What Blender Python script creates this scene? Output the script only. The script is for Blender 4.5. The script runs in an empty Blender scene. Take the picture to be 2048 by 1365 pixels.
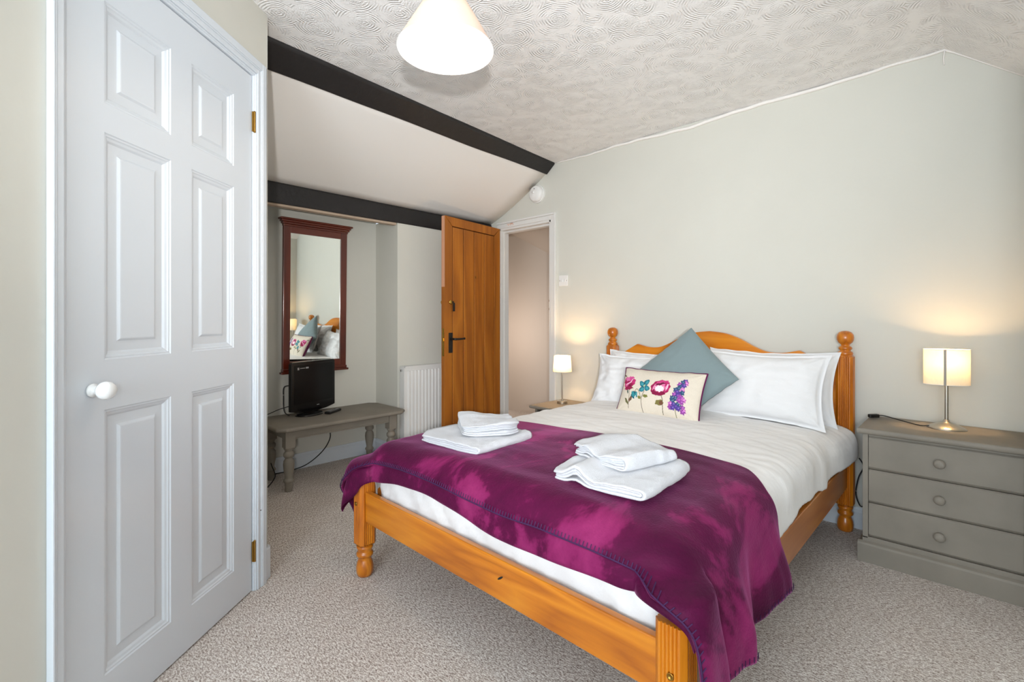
import bpy, bmesh, math, random
import numpy as np
from mathutils import Vector, Matrix, noise
R = math.radians
random.seed(7)
SC = bpy.context.scene
COL = SC.collection

# ------------------------------------------------------------------ camera, world, light
cam = bpy.data.cameras.new('camera'); co = bpy.data.objects.new('camera', cam); COL.objects.link(co)
cam.sensor_width = 36; cam.lens = 955 / 2048 * 36; cam.shift_y = -44.5 / 2048; cam.clip_start = .02
co.location = (0, 0, 1.05); co.rotation_euler = (R(90), 0, R(44.12)); SC.camera = co
SC.view_settings.view_transform = 'Standard'; SC.view_settings.look = 'None'
SC.view_settings.gamma = 1; SC.view_settings.use_curve_mapping = False
SC.view_settings.exposure = -0.08
w = bpy.data.worlds.new('world'); SC.world = w; w.use_nodes = True
w.node_tree.nodes['Background'].inputs[0].default_value = (.75, .87, 1, 1)
w.node_tree.nodes['Background'].inputs[1].default_value = 1.0

def light(name, kind, loc, power, color, rot=(0, 0, 0), size=None, size_y=None, radius=None):
    l = bpy.data.lights.new(name, kind); l.energy = power; l.color = color
    if kind == 'AREA':
        l.shape = 'RECTANGLE'; l.size = size; l.size_y = size_y or size
    if radius is not None: l.shadow_soft_size = radius
    o = bpy.data.objects.new(name, l); COL.objects.link(o); o.location = loc; o.rotation_euler = rot
    return o
# daylight through the window behind the camera, an added upward fill, and the photographer's flash just above the camera
light('window_daylight', 'AREA', (.15, -1.62, 1.22), 54, (.78, .90, 1), (R(84), 0, R(8)), 1.5, 1.0)
light('ceiling_fill', 'AREA', (.15, -1.60, 1.15), 40, (.90, .955, 1), (R(140), 0, R(12)), 1.4, .7)  # added fill tilted up to brighten the ceiling, no source of its own
fl = light('camera_flash', 'SPOT', (.30, -.24, 1.10), 230, (1, .975, .955), radius=.03)
fl.data.spot_size = R(86); fl.data.spot_blend = 1.0
fl.rotation_euler = (Vector((-1.62, 1.75, 1.75)) - fl.location).to_track_quat('-Z', 'Y').to_euler()
light('landing_fill', 'POINT', (-3.7, 3.35, .9), 13, (1, .87, .78), radius=.2)  # unseen point light added to brighten the landing, no lamp modelled there

# ------------------------------------------------------------------ node materials
MATS = {}
def lin(c): return tuple((v / 255 / 12.92 if v / 255 <= .04045 else ((v / 255 + .055) / 1.055) ** 2.4) for v in c)
def new(name):
    m = bpy.data.materials.new(name); m.use_nodes = True; nt = m.node_tree
    b = nt.nodes['Principled BSDF']; MATS[name] = m
    return m, nt, b
def N(nt, t, **k):
    n = nt.nodes.new(t)
    for a, v in k.items():
        if a.startswith('i_'):
            key = a[2:]; key = int(key) if key.isdigit() else key.replace('_', ' ')
            n.inputs[key].default_value = v
        else: setattr(n, a, v)
    return n
def L(nt, a, b): nt.links.new(a, b)
def coords(nt, scale=(1, 1, 1), rot=(0, 0, 0)):
    tc = N(nt, 'ShaderNodeTexCoord'); mp = N(nt, 'ShaderNodeMapping')
    mp.inputs['Scale'].default_value = scale; mp.inputs['Rotation'].default_value = rot
    L(nt, tc.outputs['Object'], mp.inputs['Vector']); return mp.outputs[0]
def ramp(nt, fac, stops):
    r = N(nt, 'ShaderNodeValToRGB'); e = r.color_ramp.elements
    while len(e) > 2: e.remove(e[-1])
    for i, (p, c) in enumerate(stops):
        el = e[i] if i < 2 else e.new(p)
        el.position = p; el.color = (*c, 1)
    L(nt, fac, r.inputs[0]); return r.outputs[0]
def bump(nt, b, h, strength, dist):
    n = N(nt, 'ShaderNodeBump'); n.inputs['Strength'].default_value = strength; n.inputs['Distance'].default_value = dist
    L(nt, h, n.inputs['Height']); L(nt, n.outputs[0], b.inputs['Normal']); return n
def plain(name, rgb, rough=.5, metal=0, spec=.5, nz=None, var=.0, bs=.15, bd=.002, vs=3):
    m, nt, b = new(name); c = lin(rgb)
    b.inputs['Base Color'].default_value = (*c, 1); b.inputs['Roughness'].default_value = rough
    b.inputs['Metallic'].default_value = metal; b.inputs['Specular IOR Level'].default_value = spec
    if var:
        n = N(nt, 'ShaderNodeTexNoise', i_Scale=vs, i_Detail=5.0); L(nt, coords(nt), n.inputs['Vector'])
        L(nt, ramp(nt, n.outputs[0], [(.3, tuple(v * (1 - var) for v in c)), (.7, tuple(min(1, v * (1 + var)) for v in c))]), b.inputs['Base Color'])
    if nz:
        n = N(nt, 'ShaderNodeTexNoise', i_Scale=nz, i_Detail=4.0); L(nt, coords(nt), n.inputs['Vector']); bump(nt, b, n.outputs[0], bs, bd)
    return m
def wood(name, dark, mid, lightc, axis, scale=9, rough=.32, coat=.3, knots=True):
    m, nt, b = new(name)
    s = [1, 1, 1]; s['xyz'.index(axis)] = .09
    v = coords(nt, tuple(s))
    n1 = N(nt, 'ShaderNodeTexNoise', i_Scale=scale * .45, i_Detail=2.0, i_Distortion=.6); L(nt, v, n1.inputs['Vector'])
    mul = N(nt, 'ShaderNodeMath', operation='MULTIPLY'); mul.inputs[1].default_value = 12; L(nt, n1.outputs[0], mul.inputs[0])
    fr = N(nt, 'ShaderNodeMath', operation='PINGPONG'); fr.inputs[1].default_value = 1; L(nt, mul.outputs[0], fr.inputs[0])
    n2 = N(nt, 'ShaderNodeTexNoise', i_Scale=scale * 9, i_Detail=4.0); L(nt, v, n2.inputs['Vector'])
    mx = N(nt, 'ShaderNodeMath', operation='MULTIPLY_ADD'); mx.inputs[1].default_value = .45; L(nt, n2.outputs[0], mx.inputs[0]); 
    m2 = N(nt, 'ShaderNodeMath', operation='MULTIPLY'); m2.inputs[1].default_value = .55; L(nt, fr.outputs[0], m2.inputs[0]); L(nt, m2.outputs[0], mx.inputs[2])
    L(nt, ramp(nt, mx.outputs[0], [(.12, lin(lightc)), (.5, lin(mid)), (.92, lin(dark))]), b.inputs['Base Color'])
    b.inputs['Roughness'].default_value = rough; b.inputs['Coat Weight'].default_value = coat; b.inputs['Coat Roughness'].default_value = .15
    bump(nt, b, mx.outputs[0], .08, .001)
    return m

plain('wall_paint', (211, 210, 201), .75, spec=.25, nz=14, bs=.25, bd=.006, var=.025, vs=1.6)
plain('landing_paint', (196, 184, 173), .8, spec=.2, nz=12, bs=.2, bd=.004)
plain('slope_plaster', (240, 237, 233), .7, spec=.25, nz=7, bs=.25, bd=.01)
plain('white_gloss', (215, 222, 229), .28, spec=.5, nz=60, bs=.06, bd=.001)
plain('white_satin', (222, 222, 219), .4, nz=40, bs=.06, bd=.001)
plain('beam_black', (29, 27, 28), .55, nz=22, bs=.5, bd=.006, var=.15)
plain('beam_underside', (188, 168, 148), .8, var=.1)
plain('grey_chalk_paint', (134, 127, 116), .62, nz=90, bs=.15, bd=.0008, var=.09, vs=7)
plain('grey_chalk_dark', (128, 121, 112), .62, nz=60, bs=.1, bd=.0008, var=.08, vs=9)
plain('black_gloss', (10, 10, 12), .18)
plain('black_matt', (16, 16, 17), .5)
plain('screen_glass', (7, 7, 9), .22, spec=.35)
plain('grey_mark', (150, 150, 150), .5)
plain('white_plastic', (232, 232, 230), .38)
plain('ceramic', (238, 240, 240), .08, spec=.6)
plain('brass', (205, 165, 80), .25, metal=1)
plain('old_brass', (170, 130, 60), .38, metal=1)
plain('black_iron', (18, 17, 18), .42, nz=60, bs=.3)
plain('nickel', (190, 184, 172), .3, metal=1)
plain('steel_strip', (150, 145, 135), .4)
plain('chrome', (215, 215, 215), .12, metal=1)
plain('mirror_glass', (238, 242, 238), .015, metal=1)
plain('bulb_base', (230, 225, 215), .4)
plain('raw_edge', (205, 150, 118), .7)
plain('radiator_white', (226, 226, 224), .35)
plain('groove_brown', (84, 42, 8), .8)
plain('dark_gap', (60, 54, 50), .8)
wood('pine_x', (158, 82, 8), (196, 113, 15), (214, 134, 28), 'x', 11)
wood('pine_y', (160, 88, 24), (182, 110, 38), (196, 128, 54), 'y')
wood('pine_z', (158, 82, 8), (192, 108, 15), (212, 132, 30), 'z', 18)
wood('head_pine', (176, 92, 10), (206, 120, 20), (222, 142, 36), 'x', 7)
wood('door_wood', (140, 78, 14), (168, 98, 20), (184, 114, 30), 'z', 7, .6, 0)
wood('mahogany', (66, 20, 9), (90, 30, 14), (106, 40, 20), 'z', 10, .3)
wood('mahogany_h', (66, 20, 9), (90, 30, 14), (106, 40, 20), 'y', 10, .3)

def artex():
    m, nt, b = new('artex'); b.inputs['Base Color'].default_value = (*lin((240, 239, 238)), 1)
    b.inputs['Roughness'].default_value = .33; b.inputs['Specular IOR Level'].default_value = .55
    v = coords(nt)
    nz = N(nt, 'ShaderNodeTexNoise', i_Scale=9.0, i_Detail=3.0); L(nt, v, nz.inputs['Vector'])
    sc = N(nt, 'ShaderNodeVectorMath', operation='SCALE'); sc.inputs['Scale'].default_value = .022; L(nt, nz.outputs['Color'], sc.inputs[0])
    ad = N(nt, 'ShaderNodeVectorMath', operation='ADD'); L(nt, v, ad.inputs[0]); L(nt, sc.outputs[0], ad.inputs[1])
    vo = N(nt, 'ShaderNodeTexVoronoi', i_Scale=6.2, i_Randomness=.85); vo.voronoi_dimensions = '2D'; L(nt, ad.outputs[0], vo.inputs['Vector'])
    mu = N(nt, 'ShaderNodeMath', operation='MULTIPLY'); mu.inputs[1].default_value = 88; L(nt, vo.outputs['Distance'], mu.inputs[0])
    sn = N(nt, 'ShaderNodeMath', operation='SINE'); L(nt, mu.outputs[0], sn.inputs[0])
    n2 = N(nt, 'ShaderNodeTexNoise', i_Scale=19.0, i_Detail=6.0, i_Roughness=.7); L(nt, v, n2.inputs['Vector'])
    mr = N(nt, 'ShaderNodeMapRange'); mr.inputs['From Min'].default_value = .46; mr.inputs['From Max'].default_value = .60; L(nt, n2.outputs[0], mr.inputs[0])
    m3 = N(nt, 'ShaderNodeMath', operation='MULTIPLY'); L(nt, sn.outputs[0], m3.inputs[0]); L(nt, mr.outputs[0], m3.inputs[1])
    # centres stippled
    c = N(nt, 'ShaderNodeMapRange'); c.inputs['From Min'].default_value = .42; c.inputs['From Max'].default_value = .1; L(nt, vo.outputs['Distance'], c.inputs[0])
    n3 = N(nt, 'ShaderNodeTexNoise', i_Scale=75.0, i_Detail=2.0, i_Distortion=2.0); L(nt, v, n3.inputs['Vector'])
    m4 = N(nt, 'ShaderNodeMath', operation='MULTIPLY'); L(nt, n3.outputs[0], m4.inputs[0]); L(nt, c.outputs[0], m4.inputs[1])
    m5 = N(nt, 'ShaderNodeMath', operation='MULTIPLY_ADD'); m5.inputs[1].default_value = 3.4; L(nt, m4.outputs[0], m5.inputs[0]); L(nt, m3.outputs[0], m5.inputs[2])
    bump(nt, b, m5.outputs[0], .55, .004)
artex()

def carpet():
    m, nt, b = new('carpet'); b.inputs['Roughness'].default_value = .95; b.inputs['Specular IOR Level'].default_value = .1
    v = coords(nt, (1, 1, 1)); vs = coords(nt, (.42, 1.35, 1), (0, 0, R(-68)))
    n = N(nt, 'ShaderNodeTexNoise', i_Scale=165.0, i_Detail=4.0, i_Roughness=.6); L(nt, vs, n.inputs['Vector'])
    n2 = N(nt, 'ShaderNodeTexNoise', i_Scale=210.0, i_Detail=2.0); L(nt, v, n2.inputs['Vector'])
    n3 = N(nt, 'ShaderNodeTexNoise', i_Scale=7.0, i_Detail=3.0); L(nt, v, n3.inputs['Vector'])
    a = N(nt, 'ShaderNodeMath', operation='MULTIPLY_ADD'); a.inputs[1].default_value = .45; L(nt, n2.outputs[0], a.inputs[0]); 
    a1 = N(nt, 'ShaderNodeMath', operation='MULTIPLY'); a1.inputs[1].default_value = .62; L(nt, n.outputs[0], a1.inputs[0]); L(nt, a1.outputs[0], a.inputs[2])
    c = ramp(nt, a.outputs[0], [(.38, lin((122, 106, 98))), (.50, lin((186, 174, 165))), (.63, lin((240, 235, 229)))])
    mx = N(nt, 'ShaderNodeMix', data_type='RGBA', blend_type='MULTIPLY'); mx.inputs[0].default_value = .5
    c2 = ramp(nt, n3.outputs[0], [(.35, (.86, .84, .82)), (.65, (1, 1, 1))])
    L(nt, c, mx.inputs[6]); L(nt, c2, mx.inputs[7]); L(nt, mx.outputs[2], b.inputs['Base Color'])
    bump(nt, b, a.outputs[0], .5, .004)
carpet()

def linen(name, rgb, rough=.85, weave=900, bs=.12, sheen=.2):
    m, nt, b = new(name); c = lin(rgb); b.inputs['Base Color'].default_value = (*c, 1)
    b.inputs['Roughness'].default_value = rough; b.inputs['Sheen Weight'].default_value = sheen; b.inputs['Specular IOR Level'].default_value = .2
    n = N(nt, 'ShaderNodeTexNoise', i_Scale=weave, i_Detail=2.0); L(nt, coords(nt), n.inputs['Vector'])
    L(nt, ramp(nt, n.outputs[0], [(.3, tuple(v * .93 for v in c)), (.7, c)]), b.inputs['Base Color'])
    n2 = N(nt, 'ShaderNodeTexNoise', i_Scale=16.0, i_Detail=5.0, i_Distortion=.4); L(nt, coords(nt, (1, 1.6, 1)), n2.inputs['Vector'])
    bump(nt, b, n2.outputs[0], bs, .012)
    return m
linen('cotton', (232, 232, 233), bs=.22)
linen('cotton_cream', (240, 238, 236), bs=.22)
linen('teal_linen', (128, 145, 148), .9, 500, .08)
linen('plum_fabric', (96, 20, 74), .9, 500, .08)
def terry():
    m, nt, b = new('terry'); b.inputs['Base Color'].default_value = (*lin((200, 203, 209)), 1); b.inputs['Roughness'].default_value = .95
    b.inputs['Sheen Weight'].default_value = .3
    n = N(nt, 'ShaderNodeTexNoise', i_Scale=330.0, i_Detail=2.0); L(nt, coords(nt), n.inputs['Vector']); bump(nt, b, n.outputs[0], .7, .003)
terry()
def velvet(name, k=1.0):
    m, nt, b = new(name); b.inputs['Roughness'].default_value = .62; b.inputs['Specular IOR Level'].default_value = .15
    b.inputs['Sheen Weight'].default_value = .3; b.inputs['Sheen Roughness'].default_value = .35
    b.inputs['Sheen Tint'].default_value = (.85, .25, .62, 1)
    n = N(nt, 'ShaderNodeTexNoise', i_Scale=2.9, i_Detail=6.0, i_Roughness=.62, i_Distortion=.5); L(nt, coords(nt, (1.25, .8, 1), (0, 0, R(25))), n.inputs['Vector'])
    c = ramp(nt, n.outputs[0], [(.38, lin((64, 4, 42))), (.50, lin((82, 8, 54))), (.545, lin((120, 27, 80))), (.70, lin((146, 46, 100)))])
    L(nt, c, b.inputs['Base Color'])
    n2 = N(nt, 'ShaderNodeTexNoise', i_Scale=160.0, i_Detail=3.0); L(nt, coords(nt), n2.inputs['Vector'])
    ad = N(nt, 'ShaderNodeMath', operation='MULTIPLY_ADD'); ad.inputs[1].default_value = .25; L(nt, n2.outputs[0], ad.inputs[0]); L(nt, n.outputs[0], ad.inputs[2])
    bump(nt, b, ad.outputs[0], .6, .008)
velvet('velvet')
plain('stitch_thread', (54, 10, 66), .8)
def shade(name, rgb, trans=.17):
    m, nt, b = new(name); c = lin(rgb)
    nt.nodes.remove(b); out = nt.nodes['Material Output']
    d = N(nt, 'ShaderNodeBsdfDiffuse'); t = N(nt, 'ShaderNodeBsdfTranslucent'); mx = N(nt, 'ShaderNodeMixShader'); mx.inputs[0].default_value = trans
    n = N(nt, 'ShaderNodeTexNoise', i_Scale=260.0, i_Detail=2.0); L(nt, coords(nt, (1, 1, .25)), n.inputs['Vector'])
    cc = ramp(nt, n.outputs[0], [(.3, tuple(v * .95 for v in c)), (.7, c)])
    L(nt, cc, d.inputs[0]); L(nt, cc, t.inputs[0]); L(nt, d.outputs[0], mx.inputs[1]); L(nt, t.outputs[0], mx.inputs[2]); L(nt, mx.outputs[0], out.inputs[0])
shade('shade_cream', (245, 236, 214)); shade('shade_white', (208, 190, 178), .08)
def glow(name, rgb, s):
    m, nt, b = new(name); b.inputs['Emission Color'].default_value = (*lin(rgb), 1); b.inputs['Emission Strength'].default_value = s
    b.inputs['Base Color'].default_value = (1, 1, 1, 1)
glow('bulb_warm', (255, 214, 150), 22); glow('bulb_white', (255, 225, 180), 5)
def cushion_print():
    m, nt, b = new('cushion_print'); b.inputs['Roughness'].default_value = .9
    a = N(nt, 'ShaderNodeVertexColor'); a.layer_name = 'print'
    n = N(nt, 'ShaderNodeTexNoise', i_Scale=420.0, i_Detail=2.0); L(nt, coords(nt), n.inputs['Vector'])
    mx = N(nt, 'ShaderNodeMix', data_type='RGBA', blend_type='MULTIPLY'); mx.inputs[0].default_value = 1
    L(nt, a.outputs[0], mx.inputs[6]); L(nt, ramp(nt, n.outputs[0], [(.3, (.86, .86, .86)), (.7, (1, 1, 1))]), mx.inputs[7])
    L(nt, mx.outputs[2], b.inputs['Base Color'])
cushion_print()
plain('window_pane', (230, 240, 245), .05)
MATS['window_pane'].node_tree.nodes['Principled BSDF'].inputs['Transmission Weight'].default_value = 1

# ------------------------------------------------------------------ mesh helpers
def pmat(p):
    if p is None: return Matrix.Identity(4)
    m = Matrix.LocRotScale(p.location, p.rotation_euler, None)
    return (pmat(p.parent) @ m) if p.parent else m
def obj(name, bm, mat, parent=None, smooth=False, loc=None, rot=None, world=True, auto=None, bev=0, seg=2, doubles=False):
    """bm holds world coordinates when world=True; they are moved into the parent's (or own) frame."""
    if doubles: bmesh.ops.remove_doubles(bm, verts=bm.verts, dist=1e-5)
    bmesh.ops.recalc_face_normals(bm, faces=bm.faces)
    if parent is not None and world: bm.transform(pmat(parent).inverted())
    elif parent is None and loc is not None and world: bm.transform(Matrix.LocRotScale(Vector(loc), None, None).inverted())
    me = bpy.data.meshes.new(name); bm.to_mesh(me); bm.free()
    for mm in (mat if isinstance(mat, (list, tuple)) else [mat]): me.materials.append(MATS[mm])
    o = bpy.data.objects.new(name, me); COL.objects.link(o)
    if parent is not None: o.parent = parent
    elif loc is not None: o.location = loc
    if smooth or auto:
        for p in me.polygons: p.use_smooth = True
        if auto: me.set_sharp_from_angle(angle=R(auto))
    if bev:
        md = o.modifiers.new('bevel', 'BEVEL'); md.width = bev; md.segments = seg; md.limit_method = 'ANGLE'; md.angle_limit = R(40)
    return o
def thing(name, label, cat, loc=(0, 0, 0), rz=0, group=None):
    o = bpy.data.objects.new(name, None); COL.objects.link(o); o.location = loc; o.rotation_euler = (0, 0, rz); o.empty_display_size = .1
    return tag(o, label, cat, group)
def tag(o, label, cat, group=None):
    o['label'] = label; o['category'] = cat
    if group: o['group'] = group
    return o
def struct(o, label=None):
    o['kind'] = 'structure'
    if label: o['label'] = label
    return o
def box(bm, x0, x1, y0, y1, z0, z1, mi=0):
    vs = [bm.verts.new(p) for p in ((x0, y0, z0), (x1, y0, z0), (x1, y1, z0), (x0, y1, z0), (x0, y0, z1), (x1, y0, z1), (x1, y1, z1), (x0, y1, z1))]
    for f in ((0, 3, 2, 1), (4, 5, 6, 7), (0, 1, 5, 4), (1, 2, 6, 5), (2, 3, 7, 6), (3, 0, 4, 7)):
        bm.faces.new([vs[i] for i in f]).material_index = mi
    return vs
def B(*a):
    bm = bmesh.new(); box(bm, *a); return bm
def quad(bm, *p, mi=0): f = bm.faces.new([bm.verts.new(q) for q in p]); f.material_index = mi; return f
def frame_m(o, d, up=(0, 0, 1)):
    """matrix: local x along d (horizontal), local z up, local y = normal, at o"""
    d = Vector(d).normalized(); z = Vector(up); y = z.cross(d).normalized()
    return Matrix(((d.x, y.x, z.x, o[0]), (d.y, y.y, z.y, o[1]), (d.z, y.z, z.z, o[2]), (0, 0, 0, 1)))
def xform(bm, M): bm.transform(M); return bm
def lathe(bm, prof, c=(0, 0, 0), n=24, sx=1, sy=1, caps=True, mi=0, M=None):
    rings = []
    for r, z in prof:
        ring = []
        for i in range(n):
            a = 2 * math.pi * i / n; p = Vector((r * sx * math.cos(a), r * sy * math.sin(a), z))
            if M: p = M @ p
            ring.append(bm.verts.new(p + Vector(c)))
        rings.append(ring)
    for a, b in zip(rings, rings[1:]):
        for i in range(n): bm.faces.new((a[i], a[(i + 1) % n], b[(i + 1) % n], b[i])).material_index = mi
    if caps:
        if prof[0][0] > 1e-5: bm.faces.new(rings[0][::-1]).material_index = mi
        if prof[-1][0] > 1e-5: bm.faces.new(rings[-1]).material_index = mi
    return bm
def prism(bm, poly, axis, a0, a1, mi=0):
    """poly: list of 2D; extruded along axis ('x': poly=(y,z), 'y': (x,z), 'z': (x,y))"""
    def P(p, t): return {'x': (t, p[0], p[1]), 'y': (p[0], t, p[1]), 'z': (p[0], p[1], t)}[axis]
    A = [bm.verts.new(P(p, a0)) for p in poly]; Bv = [bm.verts.new(P(p, a1)) for p in poly]
    bm.faces.new(A).material_index = mi; bm.faces.new(Bv[::-1]).material_index = mi
    for i in range(len(poly)):
        j = (i + 1) % len(poly); bm.faces.new((A[i], Bv[i], Bv[j], A[j])).material_index = mi
    return bm
def tube(bm, pts, r, n=8, mi=0, closed=False):
    pts = [Vector(p) for p in pts]; rings = []; up = Vector((0, 0, 1)); m = len(pts)
    for i, p in enumerate(pts):
        d = (pts[(i + 1) % m] - pts[i - 1]) if closed else (pts[min(i + 1, m - 1)] - pts[max(i - 1, 0)])
        d.normalize(); s = d.cross(up)
        if s.length < .05: s = d.cross(Vector((1, 0, 0)))
        s.normalize(); t = s.cross(d)
        rr = r[i] if isinstance(r, (list, tuple)) else r
        rings.append([bm.verts.new(p + (s * math.cos(2 * math.pi * k / n) + t * math.sin(2 * math.pi * k / n)) * rr) for k in range(n)])
    for i in range(m if closed else m - 1):
        a, b = rings[i], rings[(i + 1) % m]
        for k in range(n): bm.faces.new((a[k], a[(k + 1) % n], b[(k + 1) % n], b[k])).material_index = mi
    if not closed: bm.faces.new(rings[0][::-1]); bm.faces.new(rings[-1])
    return bm
def spline(pts, n=8, closed=False):
    pts = [Vector(p) for p in pts]; out = []; m = len(pts)
    for i in range(m if closed else m - 1):
        g = (lambda k: pts[k % m]) if closed else (lambda k: pts[max(0, min(m - 1, k))])
        p0, p1, p2, p3 = g(i - 1), g(i), g(i + 1), g(i + 2)
        for j in range(n):
            t = j / n
            out.append(.5 * ((2 * p1) + (p2 - p0) * t + (2 * p0 - 5 * p1 + 4 * p2 - p3) * t * t + (3 * p1 - p0 - 3 * p2 + p3) * t ** 3))
    if not closed: out.append(pts[-1])
    return out
def gridmesh(bm, P, nu, nv, closed_u=False, mi=0):
    V = [[bm.verts.new(P(i, j)) for j in range(nv)] for i in range(nu)]
    for i in range(nu if closed_u else nu - 1):
        for j in range(nv - 1):
            bm.faces.new((V[i][j], V[(i + 1) % nu][j], V[(i + 1) % nu][j + 1], V[i][j + 1])).material_index = mi
    return V
def sstep(a, b, x):
    t = max(0, min(1, (x - a) / (b - a))); return t * t * (3 - 2 * t)
def nz(x, y, z=0, f=1): return noise.noise(Vector((x * f, y * f, z)))
def text_obj(name, s, size, M, mat, parent, ext=.0004):
    c = bpy.data.curves.new(name, 'FONT'); c.body = s; c.size = size; c.extrude = ext; c.align_x = 'CENTER'
    o = bpy.data.objects.new(name, c); COL.objects.link(o); o.data.materials.append(MATS[mat]); o.parent = parent
    o.matrix_local = pmat(parent).inverted() @ M; return o

# ------------------------------------------------------------------ room shell
W = 2.93; ZC = 2.275; T = .08
OX0, OX1, OZ = -2.985, -2.407, 1.835       # doorway opening in the headboard wall
bm = bmesh.new(); box(bm, -5.2, 1.6, -1.9, 4.6, -.08, 0); struct(obj('floor', bm, 'carpet'), 'beige and brown flecked fitted carpet')
bm = bmesh.new()
for a in ((OX1, .30, W, W + T, 0, 2.6), (-5.0, OX0, W, W + T, 0, 3.3), (OX0, OX1, W, W + T, OZ, 3.0)): box(bm, *a)
struct(obj('wall_back', bm, 'wall_paint'), 'pale sage wall behind the bed')
struct(obj('wall_right', B(.17, .25, 2.25, W, 0, 2.4), 'wall_paint'))
bm = bmesh.new(); box(bm, .25, 1.3, 2.25, 2.33, 0, 2.3); box(bm, 1.2, 1.3, -1.7, 2.25, 0, 2.0)
struct(obj('wall_right', bm, 'wall_paint'))
# front wall with the window
bm = bmesh.new()
for a in ((-1.5, -.6, -1.78, -1.66, 0, 2.4), (.9, 1.3, -1.78, -1.66, 0, 2.4), (-.6, .9, -1.78, -1.66, 0, .7), (-.6, .9, -1.78, -1.66, 1.74, 2.4)): box(bm, *a)
struct(obj('wall_front', bm, 'wall_paint'))
wn = struct(obj('window_1', B(-.6, .9, -1.745, -1.735, .7, 1.74), 'window_pane'))
bm = bmesh.new()
for a in ((-.6, -.55, -1.77, -1.71, .7, 1.74), (.85, .9, -1.77, -1.71, .7, 1.74), (.125, .175, -1.77, -1.71, .7, 1.74), (-.6, .9, -1.77, -1.71, .7, .75), (-.6, .9, -1.77, -1.71, 1.69, 1.74)): box(bm, *a)
obj('window_frame', bm, 'white_gloss', wn)
# mirror-side alcove walls and the chimney breast beside the door
struct(obj('wall_left', B(-3.49, -3.41, .9, 1.967, 0, 2.3), 'wall_paint'), 'alcove wall behind the mirror and bench')
struct(obj('wall_breast', B(-3.45, -3.10, 1.967, W, 0, 1.80), 'wall_paint'), 'wall step beside the radiator')
bm = bmesh.new(); prism(bm, [(-2.055, .698), (-3.45, 1.03), (-3.45, .9), (-2.12, .6)], 'z', 0, 2.5)
struct(obj('wall_alcove', bm, 'wall_paint'))
# angled cupboard wall: s runs along the wall from the near side; door leaf between s0 and s1
DP = Vector((-1.991, .622, 0)); DD = Vector((-.6455, .764, 0)).normalized()
DM = frame_m(DP, DD)         # local x along the wall away from camera, y = z cross d (into room is negative/positive checked below)
side = -1 if (DM.to_3x3() @ Vector((0, 1, 0))).dot(Vector((1, 1, 0))) < 0 else 1   # room side sign of local y
DW = .714; DH = 1.982
def wb(bm, s0, s1, d0, d1, z0, z1):
    """box on the cupboard wall: d is distance out into the room"""
    a, b = sorted((d0 * side, d1 * side)); box(bm, s0, s1, a, b, z0, z1)
bm = bmesh.new(); CE = .094
wb(bm, 0.012, CE, -.09, 0, 0, 2.5); wb(bm, -DW - .012, .012, -.09, 0, DH + .012, 2.5); wb(bm, -DW - .26, -DW - .012, -.09, 0, 0, 2.5)
struct(obj('wall_cupboard', xform(bm, DM), 'wall_paint'), 'angled wall around the white cupboard door')
ne = DP + DD * (-DW - .26)
bm = bmesh.new(); prism(bm, [(ne.x, ne.y), (ne.x, -1.7), (ne.x - .08, -1.7), (ne.x - .08, ne.y - .02)], 'z', 0, 2.5)
struct(obj('wall_near', bm, 'wall_paint'))
struct(obj('wall_closet', xform(B(-1.1, .2, -.7 * side - .02, -.7 * side + .02, 0, 2.5), DM), 'dark_gap'))
# ceilings
bm = bmesh.new()
def cell(p):
    f = bm.faces.new([bm.verts.new(q) for q in p]); return f
cell([(-.099, -1.8, ZC), (-.099, 3.0, ZC), (-2.5, 3.0, ZC), (-2.36, -1.8, ZC)])
o = obj('ceiling', bm, 'artex'); struct(o, 'white swirl-textured plaster ceiling')
md = o.modifiers.new('s', 'SOLIDIFY'); md.thickness = .06; md.offset = 1 if o.data.polygons[0].normal.z > 0 else -1
bm = bmesh.new(); k = .85
cell([(-.099, -1.8, ZC), (1.35, -1.8, ZC - k * 1.449), (1.35, 3.0, ZC - k * 1.449), (-.099, 3.0, ZC)])
o = obj('ceiling_slope', bm, 'artex'); struct(o); md = o.modifiers.new('s', 'SOLIDIFY'); md.thickness = .06; md.offset = 1 if o.data.polygons[0].normal.z > 0 else -1
bm = bmesh.new()
n1, n2 = 14, 10
def slope(i, j):
    t = j / (n2 - 1); y = .45 + 2.52 * i / (n1 - 1); u = (y - .75) / 2.18
    xt = -2.30 - .12 * u; zt = 2.235; xb = -3.125; zb = 1.88
    return (xt + (xb - xt) * t, y, zt + (zb - zt) * t - .05 * max(0, u - .5) * math.sin(math.pi * t) + .004 * nz(y, t, 0, 3))
gridmesh(bm, slope, n1, n2)
o = obj('ceiling_eaves', bm, 'slope_plaster', smooth=True); struct(o, 'smooth white sloping plaster between the black beams')
md = o.modifiers.new('s', 'SOLIDIFY'); md.thickness = .05; md.offset = 1 if o.data.polygons[0].normal.z > 0 else -1
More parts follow.
